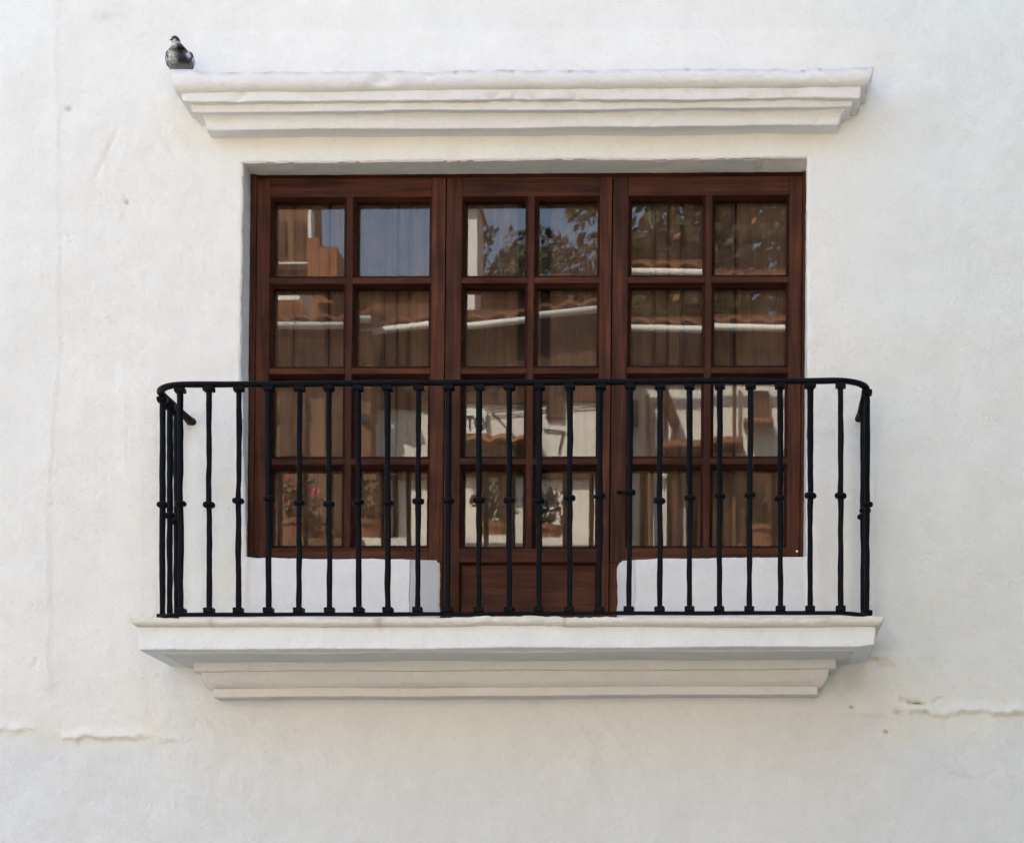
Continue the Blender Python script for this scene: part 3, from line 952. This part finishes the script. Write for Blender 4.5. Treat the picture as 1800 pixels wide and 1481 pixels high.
def rail_path(yf_l, yf_r, yw_l, yw_r, n_arc=12, wallp=-0.01):
    """plan path (X metres, p) with heights; from the left wall end round the front to the right wall end"""
    xl, xr = wx(XLs), wx(XRs)
    pts = []
    zl, zr, zwl, zwr = wz(yf_l), wz(yf_r), wz(yw_l), wz(yw_r)
    for k in range(7):
        f = k / 6
        p = wallp + (PR - RC - wallp) * f
        pts.append(Vector((wx(XLw) + (xl - wx(XLw)) * f, -p, zwl + (zl - zwl) * f)))
    for k in range(1, n_arc + 1):
        a = math.pi / 2 * k / n_arc
        pts.append(Vector((xl + RC * (1 - math.cos(a)), -(PR - RC + RC * math.sin(a)), zl)))
    n = 60
    for k in range(1, n):
        f = k / n
        pts.append(Vector((xl + RC + (xr - xl - 2 * RC) * f, -PR, zl + (zr - zl) * f)))
    for k in range(0, n_arc + 1):
        a = math.pi / 2 * (1 - k / n_arc)
        pts.append(Vector((xr - RC * (1 - math.cos(a)), -(PR - RC + RC * math.sin(a)), zr)))
    for k in range(1, 7):
        f = 1 - k / 6
        p = wallp + (PR - RC - wallp) * f
        pts.append(Vector((wx(XRw) + (xr - wx(XRw)) * f, -p, zwr + (zr - zwr) * f)))
    return pts

def sweep(name, pts, sect, mat, parent, wob_=0.0, seed=0, smooth=True, scalefn=None):
    V, F = [], []
    m = len(sect)
    for i, p in enumerate(pts):
        a = pts[max(0, i - 1)]; b = pts[min(len(pts) - 1, i + 1)]
        t_ = (b - a).normalized()
        side = t_.cross(Vector((0, 0, 1))).normalized()
        up = side.cross(t_).normalized()
        o = Vector((mnoise.noise(p * 3.1 + Vector((seed, 0, 0))), mnoise.noise(p * 3.7 + Vector((0, seed, 5))), mnoise.noise(p * 3.3 + Vector((0, 0, seed))))) * wob_
        s = 1 + 0.10 * mnoise.noise(p * 9 + Vector((seed, 2, 1))) if wob_ else 1
        k = scalefn(i) if scalefn else 1.0
        for (u, v) in sect:
            V.append(p + o + side * u * s * k + up * v * s * k)
    for i in range(len(pts) - 1):
        for j in range(m):
            F.append((i * m + j, i * m + (j + 1) % m, (i + 1) * m + (j + 1) % m, (i + 1) * m + j))
    F.append(tuple(range(m))[::-1]); F.append(tuple((len(pts) - 1) * m + j for j in range(m)))
    return mesh_obj(name, V, F, mat, parent, smooth)

def rounded_rect(w, h, r, k=3):
    out = []
    for (sx, sy, a0) in ((1, 1, 0), (-1, 1, 90), (-1, -1, 180), (1, -1, 270)):
        for q in range(k + 1):
            a = rad(a0 + 90 * q / k)
            out.append((sx * (w / 2 - r) + r * math.cos(a), sy * (h / 2 - r) + r * math.sin(a)))
    return out

hp = rail_path(728.2, 721.6, 741, 735)
def flare(i):
    return 1.0 + (0.35 if i in (0, len(hp) - 1) else (0.10 if i in (1, len(hp) - 2) else 0))
sweep("handrail", hp, rounded_rect(0.030, 0.0215, 0.0098, 4), M_IRON, railing, 0.003, 3, scalefn=flare)
bp = rail_path(1111.6, 1108.0, 1111.6, 1108.0)
sweep("bottom_rail", bp, rounded_rect(0.030, 0.0125, 0.003, 2), M_IRON, railing, 0.0022, 9)

def top_z(X): return wz(728.2 + (721.6 - 728.2) * (X - XLs) / (XRs - XLs))
def bot_z(X): return wz(1111.6 + (1108.0 - 1111.6) * (X - XLs) / (XRs - XLs))

# blocks and collars share their meshes
def block_mesh(name, w, h):
    bm = bmesh.new()
    box_bm(bm, -w / 2, w / 2, -w / 2, w / 2, 0, h)
    bmesh.ops.bevel(bm, geom=bm.edges[:], offset=0.0028, segments=2, affect='EDGES', profile=0.5)
    me_ = bpy.data.meshes.new(name); bmesh.ops.recalc_face_normals(bm, faces=bm.faces); bm.to_mesh(me_); bm.free()
    me_.materials.append(M_IRON); return me_
FOOT = block_mesh("foot_block", 0.039, 0.020)
HEADB = block_mesh("head_block", 0.041, 0.018)
def collar_mesh(seed):
    bm = bmesh.new()
    prof = [(0.010, -0.0105), (0.019, -0.0095), (0.0235, -0.005), (0.0240, 0.0), (0.0232, 0.0055), (0.019, 0.0095), (0.010, 0.0105)]
    ringv = []
    for (r, z) in prof:
        row = []
        for k in range(16):
            a = 2 * math.pi * k / 16
            sq = 1.0 / max(abs(math.cos(a)), abs(math.sin(a)))
            rr_ = r * (0.86 + 0.14 * min(sq, 1.25)) * (1 + 0.05 * mnoise.noise(Vector((math.cos(a), math.sin(a), z * 60 + seed))))
            row.append(bm.verts.new((rr_ * math.cos(a), rr_ * math.sin(a), z)))
        ringv.append(row)
    for a, b in zip(ringv[:-1], ringv[1:]):
        for k in range(16):
            bm.faces.new((a[k], a[(k + 1) % 16], b[(k + 1) % 16], b[k]))
    bm.faces.new(ringv[0][::-1]); bm.faces.new(ringv[-1])
    me_ = bpy.data.meshes.new("collar"); bm.to_mesh(me_); bm.free()
    me_.polygons.foreach_set("use_smooth", [True] * len(me_.polygons))
    me_.materials.append(M_IRON); return me_
COLLARS = [collar_mesh(s * 3.7) for s in range(4)]

def baluster(X, p, zb, zt, zc, seed, lean=0.0, rot=0.0):
    """hand-forged bar: square section, slowly twisted, with hammered swellings"""
    x = wx(X); L = zt - zb
    V, F = [], []
    n = 46
    sect = rounded_rect(0.0205, 0.0205, 0.005, 2)
    m = len(sect)
    for i in range(n + 1):
        f = i / n
        ang = rot + 0.25 * mnoise.noise(Vector((seed, f * 2.0, 0))) + 0.5 * f * (1 if seed % 2 > 1 else -1)
        s = 1 + 0.13 * mnoise.noise(Vector((seed * 2.3, f * 10, 3))) + 0.09 * mnoise.noise(Vector((seed, f * 22, 8)))
        env = math.sin(math.pi * f) ** 0.6
        ox = 0.0026 * env * mnoise.noise(Vector((seed * 1.7, f * 4.5, 1))) + 0.0022 * env * mnoise.noise(Vector((seed, f * 13, 4))) + lean * (f - 0.5)
        oy = 0.0026 * env * mnoise.noise(Vector((seed * 1.3, f * 4.5, 6)))
        for (u, v) in sect:
            V.append((ox + s * (u * math.cos(ang) - v * math.sin(ang)), oy + s * (u * math.sin(ang) + v * math.cos(ang)), L * f))
    for i in range(n):
        for j in range(m):
            F.append((i * m + j, i * m + (j + 1) % m, (i + 1) * m + (j + 1) % m, (i + 1) * m + j))
    b = mesh_obj("baluster", V, F, M_IRON, railing, True)
    b.location = (x, -p, zb)
    fz = (zc - zb) / L
    k = int(round(fz * n)) * m
    cx = sum(V[k + j][0] for j in range(m)) / m; cy = sum(V[k + j][1] for j in range(m)) / m
    for (nm, me_, lz, ox, oy) in (("foot_block", FOOT, 0.006, -lean / 2, 0), ("head_block", HEADB, L - 0.029, lean / 2, 0), ("collar", random.choice(COLLARS), zc - zb, cx, cy)):
        o = bpy.data.objects.new(nm, me_)
        link(o, b)
        o.location = (ox, oy, lz)
        o.rotation_euler = (random.uniform(-.05, .05), random.uniform(-.06, .06), random.uniform(-.12, .12) + rot)
    return b

FRONT = [(317.2, 885), (367.5, 887), (419.7, 880), (472.2, 877), (526, 884), (578.7, 886), (630, 883), (681.4, 884), (735, 881), (788, 880),
         (842, 879), (895, 879), (948, 880), (1001.6, 875), (1054.4, 872), (1106.6, 865), (1160, 879.6), (1212, 875), (1265, 872),
         (1318.4, 870), (1371.5, 876), (1424.3, 871), (1477.7, 871)]
for k, (px, cy) in enumerate(FRONT):
    p = PR
    if k == 0: p = 0.418
    X, Yc = T(px, cy, p)
    baluster(X, p, bot_z(X), top_z(X), wz(Yc), k * 1.37 + 0.5, random.uniform(-0.004, 0.007))
for (X, p, cyp, px) in ((XLs + 0.5, 0.290, 887, 285), (324.5, 0.215, 906, 298), (328, 0.15, 917, 310)):
    f = min(1, p / (PR - RC))
    zt = wz(741 + (728.2 - 741) * f)
    _, Yc = T(px, cyp, p)
    baluster(X, p, bot_z(X), zt, wz(Yc), p * 31 + 40, 0.0, rot=0.0)
for (X, p, cyp, px) in ((XRs, 0.33, 886.5, 1520), (XRs, 0.215, 897, 1519), (XRs, 0.10, 908, 1518)):
    f = min(1, p / (PR - RC))
    zt = wz(735 + (721.6 - 735) * f)
    _, Yc = T(px, cyp, p)
    baluster(X, p, bot_z(X), zt, wz(Yc), p * 29 + 60, 0.0)

# ------------------------------------------------------------------ pigeon
bird_p = 0.150
bird_base = P(316.5, 118.2, bird_p)
pigeon = thing("pigeon", "mottled black and white pigeon sitting on the left end of the cornice", "bird", bird_base)

def ring_body():
    # (y towards wall +, z, half width, half height, x shift); from tail to crown
    st = [(0.150, 0.012, 0.006, 0.003, 0.002), (0.120, 0.016, 0.024, 0.008, 0.002), (0.085, 0.022, 0.040, 0.022, 0.002), (0.050, 0.028, 0.052, 0.040, 0.001),
          (0.015, 0.031, 0.058, 0.047, 0.001), (-0.015, 0.032, 0.059, 0.048, 0.0), (-0.040, 0.036, 0.056, 0.046, -0.001), (-0.058, 0.046, 0.047, 0.042, -0.003),
          (-0.064, 0.064, 0.036, 0.030, -0.006), (-0.064, 0.080, 0.0255, 0.023, -0.009), (-0.064, 0.092, 0.0200, 0.0205, -0.012), (-0.066, 0.101, 0.0185, 0.0195, -0.014),
          (-0.069, 0.110, 0.0185, 0.0200, -0.016), (-0.071, 0.119, 0.0145, 0.0155, -0.017), (-0.072, 0.1255, 0.005, 0.006, -0.017)]
    V, F, C = [], [], []
    m = 20
    for k, (y, z, w, h, sx) in enumerate(st):
        a = st[max(0, k - 1)]; b = st[min(len(st) - 1, k + 1)]
        t_ = Vector((0, b[0] - a[0], b[1] - a[1])).normalized()
        n_ = Vector((1, 0, 0)).cross(t_).normalized()
        if n_.z < 0 and k < 8: n_ = -n_
        for j in range(m):
            an = 2 * math.pi * j / m
            v = Vector((sx, y, z)) + Vector((1, 0, 0)) * w * math.cos(an) + n_ * h * math.sin(an)
            v.z = max(v.z, 0.001)
            V.append(v)
            nn = mnoise.noise(v * 55)
            nb = mnoise.noise(v * 28 + Vector((3, 1, 2)))
            if v.z > 0.0965 - 0.2 * (v.x + 0.012): c = (0.012, 0.014, 0.018)
            elif v.z > 0.080: c = (0.62, 0.63, 0.62)
            elif v.x < -0.022 and v.y < -0.02 and v.z > 0.028:
                c = (0.60, 0.61, 0.60) if nb + 0.4 * nn < 0.18 else (0.10, 0.10, 0.11)
            elif v.x > 0.034 and v.y < -0.01 and v.z > 0.02:
                c = (0.60, 0.61, 0.62) if nb < 0.3 else (0.14, 0.14, 0.15)
            elif v.y < -0.02:
                d = nb + 0.25 * nn + (v.x + 0.004) * 16
                c = (0.018, 0.020, 0.026) if d > -0.12 else ((0.20, 0.19, 0.17) if d > -0.34 else (0.55, 0.55, 0.52))
            else:
                c = (0.30, 0.30, 0.28) if nb > 0.05 else (0.58, 0.58, 0.55)
                if v.z < 0.02: c = (0.26, 0.24, 0.22)
            C.append((*c, 1))
    for k in range(len(st) - 1):
        for j in range(m):
            F.append((k * m + j, k * m + (j + 1) % m, (k + 1) * m + (j + 1) % m, (k + 1) * m + j))
    F.append(tuple(range(m))); F.append(tuple((len(st) - 1) * m + j for j in range(m))[::-1])
    o = mesh_obj("body", V, F, M_BIRD, pigeon, True, C)
    return o
body = ring_body()
sub = body.modifiers.new("smooth", 'SUBSURF'); sub.levels = 1; sub.render_levels = 2

def wing(side):
    V, F, C = [], [], []
    # folded wing: a shell lying along the flank from shoulder to tip
    nu, nv = 14, 9
    for a in range(2):
        for i in range(nu + 1):
            f = i / nu
            y = -0.060 + 0.199 * f
            prof = math.sin(math.pi * min(1, f * 1.05 + 0.10)) ** 0.55 if f < 0.92 else 0.25
            bw = 0.054 * (1 - 0.55 * max(0, f - 0.35) / 0.65) if f > 0.35 else 0.054
            for j in range(nv + 1):
                g = j / nv
                ang = rad(-38 + 88 * g)
                r = bw + 0.0085 * prof + (0 if a else -0.004)
                hz = (0.040 - 0.012 * f) * prof + 0.006
                x = side * r * math.cos(ang * 0.85) * (0.86 + 0.14 * prof)
                z = 0.038 - 0.010 * f + hz * math.sin(ang)
                V.append((x, y, max(0.004, z)))
                edge = (g > 0.88 or g < 0.10 or i < 1)
                bar = (abs(f - 0.45) < 0.06) or (abs(f - 0.62) < 0.06)
                c = (0.02, 0.022, 0.03) if edge else ((0.05, 0.055, 0.06) if bar or f > 0.75 else (0.62, 0.63, 0.64))
                if side < 0 and not edge and mnoise.noise(Vector((x, y, z)) * 40) > 0.05: c = (0.22, 0.22, 0.21)
                C.append((*c, 1))
    w = nv + 1; base_ = (nu + 1) * w
    for a in range(2):
        for i in range(nu):
            for j in range(nv):
                q_ = (a * base_ + i * w + j, a * base_ + i * w + j + 1, a * base_ + (i + 1) * w + j + 1, a * base_ + (i + 1) * w + j)
                F.append(q_ if a == 0 else q_[::-1])
    for i in range(nu):
        for j in (0, nv):
            F.append((i * w + j, (i + 1) * w + j, base_ + (i + 1) * w + j, base_ + i * w + j))
    for j in range(nv):
        for i in (0, nu):
            F.append((i * w + j, i * w + j + 1, base_ + i * w + j + 1, base_ + i * w + j))
    return mesh_obj("wing", V, F, M_BIRD, pigeon, True, C)
wing(-1); wing(1)
# beak turned to the left, eyes, feet
bm = bmesh.new()
d = Vector((-0.80, -0.45, -0.42)).normalized()
bmesh.ops.create_cone(bm, cap_ends=True, segments=10, radius1=0.0055, radius2=0.0012, depth=0.020,
                      matrix=Matrix.Translation(Vector((-0.016, -0.072, 0.107)) + d * 0.021) @ d.to_track_quat('Z', 'Y').to_matrix().to_4x4())
bm_obj("beak", bm, M_BEAK, pigeon, True)
for s in (-1, 1):
    bm = bmesh.new()
    e = Vector((-0.016, -0.071, 0.110)) + (Vector((-0.45, -0.85, 0.25)) if s < 0 else Vector((0.65, -0.70, 0.25))).normalized() * 0.0152
    bmesh.ops.create_uvsphere(bm, u_segments=10, v_segments=8, radius=0.0020, matrix=Matrix.Translation(e))
    bm_obj("eye", bm, M_BEAK, pigeon, True)
pigeon.rotation_euler = (0, 0, rad(13))
pigeon.scale = (0.96, 0.9, 0.76)

# ------------------------------------------------------------------ the street and what the panes mirror
mesh_obj("street", [(-300, -300, 0), (300, -300, 0), (300, 300, 0), (-300, 300, 0)], [(0, 1, 2, 3)], M_STREET)["kind"] = "structure"

def Rf(px, py, z):
    """world point at distance z in front of the wall whose mirror image in the panes is seen at (px,py)"""
    q_ = D / (D + z + 0.33)
    return Vector((wx(VX + (px - VX) / q_), -z, wz(VY + (py - VY) / q_)))

def tile_roof(parent, a, b, depth, rise, step=0.24):
    """barrel tiles running back and up from the eave line a-b"""
    V, F = [], []
    L = (b - a).length
    n = max(2, int(L / step) * 8)
    rows = 7
    for r in range(rows + 1):
        f = r / rows
        for k in range(n + 1):
            g = k / n
            p = a + (b - a) * g
            w = 0.05 * abs(math.sin(math.pi * L * g / step)) - 0.02 + 0.012 * mnoise.noise(Vector((L * g / step // 1, r, 1)))
            V.append((p.x, p.y - depth * f, p.z + rise * f + w + (0.03 if r % 2 else 0)))
    for r in range(rows):
        for k in range(n):
            q_ = r * (n + 1) + k
            F.append((q_, q_ + 1, q_ + n + 2, q_ + n + 1))
    o = mesh_obj("roof", V, F, M_TILE, parent, False)
    md = o.modifiers.new("thick", 'SOLIDIFY'); md.thickness = 0.03; md.offset = -1
    return o

def gutter(parent, a, b, r=0.034):
    bm = bmesh.new()
    d_ = b - a
    bmesh.ops.create_cone(bm, cap_ends=True, segments=12, radius1=r, radius2=r, depth=d_.length, matrix=Matrix.Translation((a + b) / 2) @ d_.to_track_quat('Z', 'Y').to_matrix().to_4x4())
    return bm_obj("gutter", bm, M_GUTTER, parent, True)

def facade(name, label, pxl, pxr, z, eyl, eyr, over, mat, depth=5.0):
    t_ = thing(name, label, "house", (0, 0, 0))
    a = Rf(pxl, eyl, z - over); b = Rf(pxr, eyr, z - over)
    x0, x1 = Rf(pxl, 600, z).x, Rf(pxr, 600, z).x
    bm = bmesh.new()
    zl, zr = a.z - 0.02, b.z - 0.02
    v = [bm.verts.new(c) for c in ((x0, -z, 0), (x1, -z, 0), (x1, -z, zr), (x0, -z, zl), (x0, -z - depth, 0), (x1, -z - depth, 0), (x1, -z - depth, zr), (x0, -z - depth, zl))]
    for f in ((0, 1, 2, 3), (4, 7, 6, 5), (0, 4, 5, 1), (3, 2, 6, 7), (0, 3, 7, 4), (1, 5, 6, 2)):
        bm.faces.new([v[i] for i in f])
    bm_obj("wall", bm, mat, t_)
    a2 = Vector((x0 - 0.05, a.y, a.z)); b2 = Vector((x1 + 0.05, b.y, b.z))
    tile_roof(t_, a2 + Vector((0, 0, 0.06)), b2 + Vector((0, 0, 0.06)), depth, 0.9)
    gutter(t_, a2 + Vector((0, 0.08, -0.02)), b2 + Vector((0, 0.08, -0.02)))
    return t_

def rbox(name, parent, px0, px1, py0, py1, z, proud, mat):
    a = Rf(px0, py1, z); b = Rf(px1, py0, z)
    return box(name, a.x, b.x, -z, -z + proud, a.z, b.z, mat, parent)

hl = facade("house", "ochre house with tiled roof mirrored in the left casement's panes", -700, 655, 10.6, 569, 567, 0.28, M_OCHRE)
for (x0, x1, y0, y1) in ((500, 545, 690, 800), (578, 628, 690, 960)):
    rbox("shutter", hl, x0, x1, y0, y1, 10.6, 0.06, M_BROWNWOOD)
rbox("chimney", hl, 488, 552, 520, 560, 12.4, 0.7, M_GUTTER)
hm = facade("house", "white house with chimney and sloping gutter mirrored in the centre door's panes", 656, 1072, 11.0, 590, 540, 0.28, M_STUCCO)
for (x0, x1, y0, y1) in ((688, 697, 830, 985), (846, 858, 835, 985), (880, 903, 838, 985), (1052, 1066, 835, 985), (655, 668, 835, 985)):
    rbox("door_frame", hm, x0, x1, y0, y1, 11.0, 0.05, M_BROWNWOOD)
rbox("lintel", hm, 656, 1064, 826, 836, 11.0, 0.07, M_BROWNWOOD)
rbox("window", hm, 955, 985, 690, 742, 11.0, 0.04, M_BROWNWOOD)
rbox("canopy", hm, 815, 930, 782, 815, 11.0, 0.28, M_BROWNWOOD)
ca, cb = Rf(812, 781, 10.66), Rf(933, 781, 10.66)
tile_roof(hm, ca, cb, 0.33, 0.10)
rbox("ledge", hm, 640, 1100, 972, 985, 11.0, 0.9, M_STUCCO)
ch = rbox("chimney", hm, 800, 846, 385, 592, 11.9, 0.5, M_GUTTER)
a = Rf(795, 389, 11.9); b = Rf(853, 372, 11.9)
bm = bmesh.new()
vv = box_bm(bm, a.x, b.x, -12.0, -11.3, a.z, b.z)
for v in vv:
    if v.co.z > (a.z + b.z) / 2: v.co.x += (((a.x + b.x) / 2) - v.co.x) * 0.45
bm_obj("chimney_cap", bm, M_TILE, hm)
hr = facade("house", "white house with flower boxes mirrored in the right casement's lower panes", 1074, 2600, 11.6, 578, 604, 0.32, M_STUCCO)
for (x0, x1, y0, y1) in ((1104, 1120, 700, 745), (1158, 1168, 690, 800), (1310, 1345, 690, 745), (1200, 1380, 812, 990), (1120, 1135, 815, 990), (1168, 1192, 815, 990)):
    rbox("window", hr, x0, x1, y0, y1, 11.6, 0.05, M_BROWNWOOD)
rbox("canopy", hr, 1160, 1300, 786, 797, 11.6, 0.4, M_TILE)
rbox("sill", hr, 1300, 1352, 745, 752, 11.6, 0.2, M_TILE)

hf = facade("house", "tall brown house farther back mirrored in the left casement's top left pane", 300, 551, 19.0, 250, 262, 0.3, M_OCHRE, 0.5)
for (x0, x1) in ((480, 500), (515, 532)):
    rbox("window", hf, x0, x1, 380, 452, 19.0, 0.06, M_BROWNWOOD)
rbox("pillar", hf, 546, 551, 370, 440, 19.0, 0.25, M_GUTTER)
rbox("string_course", hf, 300, 551, 462, 465, 19.0, 0.25, M_GUTTER)
rbox("roof_block", hf, 551.5, 572, 432, 600, 18.6, 0.5, M_TILE)
rbox("roof_block", hf, 573, 602, 447, 600, 18.6, 0.5, M_TILE)
dim_house = thing("house", "low dark neighbouring house down the street to the right, out of the picture", "house", (0, 0, 0))  # unseen block, added to cut light on the wall's lower right
box("wall", 3.4, 13.0, -12.0, -2.6, 0.0, 6.6, M_GREYRENDER, dim_house)
box("roof", 3.2, 13.2, -12.2, -2.4, 6.602, 6.85, M_TILE, dim_house)
M_BAND = simple_mat("brown_limewash", (0.13, 0.068, 0.042), 0.9, 0.4, 4.0, 0.1)
rbox("upper_band", hm, 656.5, 1071, 540, 712, 11.0, 0.03, M_BAND)
rbox("pillar", hm, 660, 694, 752, 830, 11.0, 0.10, M_GUTTER)
rbox("pillar_cap", hm, 654, 700, 745, 752, 11.0, 0.14, M_GUTTER)
rbox("upper_band", hr, 1074.5, 2500, 560, 672, 11.6, 0.03, M_BAND)
hb = facade("house", "low tiled house behind the front row mirrored beside the chimney", 560, 1068, 15.5, 508, 500, 0.3, M_BAND, 4.0)
def disc(name, parent, px, py, z, r, mat):
    c_ = Rf(px, py, z)
    bm_ = bmesh.new()
    bmesh.ops.create_cone(bm_, cap_ends=True, segments=18, radius1=r, radius2=r * 0.7, depth=0.05, matrix=Matrix.Translation(c_ + Vector((0, 0.03, 0))) @ Matrix.Rotation(rad(-90), 4, 'X'))
    return bm_obj(name, bm_, mat, parent)
def wire(name, parent, a_, b_, z, r, mat):
    p0, p1 = Rf(a_[0], a_[1], z), Rf(b_[0], b_[1], z)
    d_ = p1 - p0
    bm_ = bmesh.new()
    bmesh.ops.create_cone(bm_, cap_ends=True, segments=8, radius1=r, radius2=r, depth=d_.length, matrix=Matrix.Translation((p0 + p1) / 2) @ d_.to_track_quat('Z', 'Y').to_matrix().to_4x4())
    return bm_obj(name, bm_, mat, parent)
M_PLATE = simple_mat("dark_glazed_plate", (0.025, 0.045, 0.05), 0.3, 0.4, 20.0, 0.4)
for (px, py) in ((491, 726), (543, 728), (594, 730), (647, 728), (508, 640), (556, 660)):
    disc("wall_plate", hl, px, py, 10.6, 0.05, M_PLATE)
for (px, py) in ((842, 640), (862, 690), (836, 668), (980, 690)):
    disc("wall_plate", hm, px, py, 10.98, 0.045, M_PLATE)
wire("cable", hm, (848, 722), (1056, 706), 10.985, 0.007, M_DARK)
wire("cable", hm, (848, 733), (1056, 720), 10.985, 0.006, M_DARK)
wire("cable", hm, (860, 724), (905, 772), 10.985, 0.006, M_DARK)
wire("bracket", hm, (950, 760), (988, 764), 10.985, 0.008, M_DARK)
wire("bracket", hm, (984, 764), (976, 800), 10.985, 0.008, M_DARK)
wire("drain_pipe", hr, (1136, 690), (1138, 960), 11.5, 0.022, M_OCHRE)
wire("drain_pipe", hr, (1284, 660), (1284, 960), 11.5, 0.020, M_OCHRE)
wire("gable_board", hr, (1163, 680), (1186, 742), 11.45, 0.055, M_BROWNWOOD)
wire("gable_board", hr, (1186, 742), (1178, 790), 11.45, 0.03, M_BROWNWOOD)
# sign on the white wall, read backwards in the glass
sg = thing("wall_sign", "white sign with black letters mirrored in the centre door behind the railing", "sign", (0, 0, 0))
a = Rf(776, 763, 10.95); b = Rf(852, 724, 10.95)
box("board", a.x, b.x, -10.99, -10.95, a.z, b.z, M_SIGN, sg)
fc = bpy.data.curves.new("lettering", 'FONT')
fc.body = "IÓT"
fc.align_x = 'CENTER'
fc.size = 0.19
fc.space_character = 0.9
fc.extrude = 0.004
fo = bpy.data.objects.new("lettering", fc)
fc.materials.append(M_LETTER)
link(fo)
c = Rf(834, 756, 10.95)
fo.location = (c.x, -10.94, c.z)
fo.rotation_euler = (rad(90), 0, rad(180))
fo.scale = (0.75, 1, 1)
bpy.context.view_layer.update()
lm = bpy.data.meshes.new_from_object(fo.evaluated_get(bpy.context.evaluated_depsgraph_get()))
lm.name = "lettering"
lo = bpy.data.objects.new("lettering", lm)
lo.matrix_world = fo.matrix_world.copy()
bpy.data.objects.remove(fo)
bpy.data.curves.remove(fc)
lo.name = "lettering"
link(lo, sg)

def leaf_cloud(center, radii, n, size, seed):
    rnd = random.Random(seed)
    V, F = [], []
    k = 0
    while k < n:
        v = Vector((rnd.uniform(-1, 1), rnd.uniform(-1, 1), rnd.uniform(-1, 1)))
        if v.length > 1: continue
        q_ = Vector((v.x * radii[0], v.y * radii[1], v.z * radii[2])) + Vector(center)
        if mnoise.noise(q_ * (1.6 / max(0.4, radii[0] / 2.2))) < -0.08 + 0.5 * (v.length - 0.6): continue
        nrm = Vector((rnd.gauss(0, 1), rnd.gauss(0, 1), rnd.gauss(0.6, 1))).normalized()
        s = size * rnd.uniform(0.6, 1.3)
        u = nrm.orthogonal().normalized(); w = nrm.cross(u)
        b0 = len(V)
        V += [q_ - u * s, q_ + w * s * 0.5, q_ + u * s, q_ - w * s * 0.5]
        F.append((b0, b0 + 1, b0 + 2, b0 + 3))
        k += 1
    return V, F

def tree(name, label, base, h, radii, n, size, seed):
    t_ = thing(name, label, "tree", base)
    bm = bmesh.new()
    pts = [Vector((0, 0, 0)), Vector((0.1, 0.05, h * 0.35)), Vector((-0.05, 0.1, h * 0.62)), Vector((0.1, 0, h * 0.9))]
    sect = [(math.cos(2 * math.pi * k / 8), math.sin(2 * math.pi * k / 8)) for k in range(8)]
    rings_ = []
    for p_, r_ in zip(pts, (0.22, 0.16, 0.11, 0.04)):
        rings_.append([bm.verts.new(p_ + Vector((u * r_, v * r_, 0))) for u, v in sect])
    for A, B in zip(rings_[:-1], rings_[1:]):
        for k in range(8): bm.faces.new((A[k], A[(k + 1) % 8], B[(k + 1) % 8], B[k]))
    rnd = random.Random(seed)
    for k in range(7):
        s0 = pts[1].lerp(pts[2], rnd.random())
        e0 = Vector((rnd.uniform(-.7, .7) * radii[0], rnd.uniform(-.7, .7) * radii[1], h + rnd.uniform(-.5, .6) * radii[2]))
        d_ = e0 - s0
        bmesh.ops.create_cone(bm, cap_ends=False, segments=6, radius1=0.07, radius2=0.02, depth=d_.length, matrix=Matrix.Translation((s0 + e0) / 2) @ d_.to_track_quat('Z', 'Y').to_matrix().to_4x4())
    bm_obj("trunk", bm, M_BARK, t_)
    V, F = leaf_cloud((0, 0, h), radii, n, size, seed)
    mesh_obj("crown", V, F, M_LEAF, t_)
    return t_
c = Rf(1310, 440, 15.0)
vine = tree("garden_tree", "dense flowering tree behind the roofs mirrored in the right casement's upper panes", (c.x, c.y, 0), c.z, (2.15, 1.8, 2.1), 15000, 0.075, 5)
V, F = leaf_cloud((0, 0, c.z), (2.15, 1.9, 2.1), 260, 0.06, 77)
mesh_obj("blossoms", V, F, M_BLOOM, vine)
c = Rf(905, 470, 19.5)
tree("garden_tree", "small dark tree mirrored low in the centre door's top panes", (c.x, c.y, 0), c.z - 0.4, (1.3, 1.3, 0.9), 4000, 0.07, 6)

def pot(px, py, z, label, seed, flowers):
    b_ = Rf(px, py, z)
    t_ = thing("flower_pot", label, "potted plant", b_, group="flower pots mirrored in the panes")
    bm = bmesh.new()
    bmesh.ops.create_cone(bm, cap_ends=True, segments=16, radius1=0.10, radius2=0.14, depth=0.24, matrix=Matrix.Translation((0, 0, 0.12)))
    bmesh.ops.create_cone(bm, cap_ends=True, segments=16, radius1=0.155, radius2=0.155, depth=0.05, matrix=Matrix.Translation((0, 0, 0.255)))
    bm_obj("pot", bm, M_TILE, t_)
    V, F = leaf_cloud((0, 0, 0.46), (0.26, 0.22, 0.22), 160, 0.05, seed)
    mesh_obj("foliage", V, F, M_LEAF, t_)
    if flowers:
        V, F = leaf_cloud((0, 0, 0.55), (0.26, 0.22, 0.18), 40, 0.035, seed + 50)
        mesh_obj("blossoms", V, F, M_PETAL, t_)
for (px, py, z, lb, fl) in ((870, 971, 10.5, "terracotta pot with a spiky plant mirrored in the door's lower left pane", False),
                            (962, 971, 10.5, "terracotta pot with a green plant mirrored in the door's lower right pane", False),
                            (520, 962, 10.3, "pot of red flowers mirrored in the left casement's lower left pane", True),
                            (640, 962, 10.3, "pot of greenery mirrored in the left casement's lower right pane", False),
                            (1335, 968, 11.2, "pot of pink flowers mirrored in the right casement's lower right pane", True)):
    pot(px, py, z, lb, int(px), fl)
rbox("ledge", hl, 440, 652, 962, 975, 10.6, 0.55, M_OCHRE)
rbox("ledge", hr, 1290, 1400, 968, 980, 11.6, 0.55, M_OCHRE)

for r_ in (cornice, balcony, window, railing):
    settle(r_)
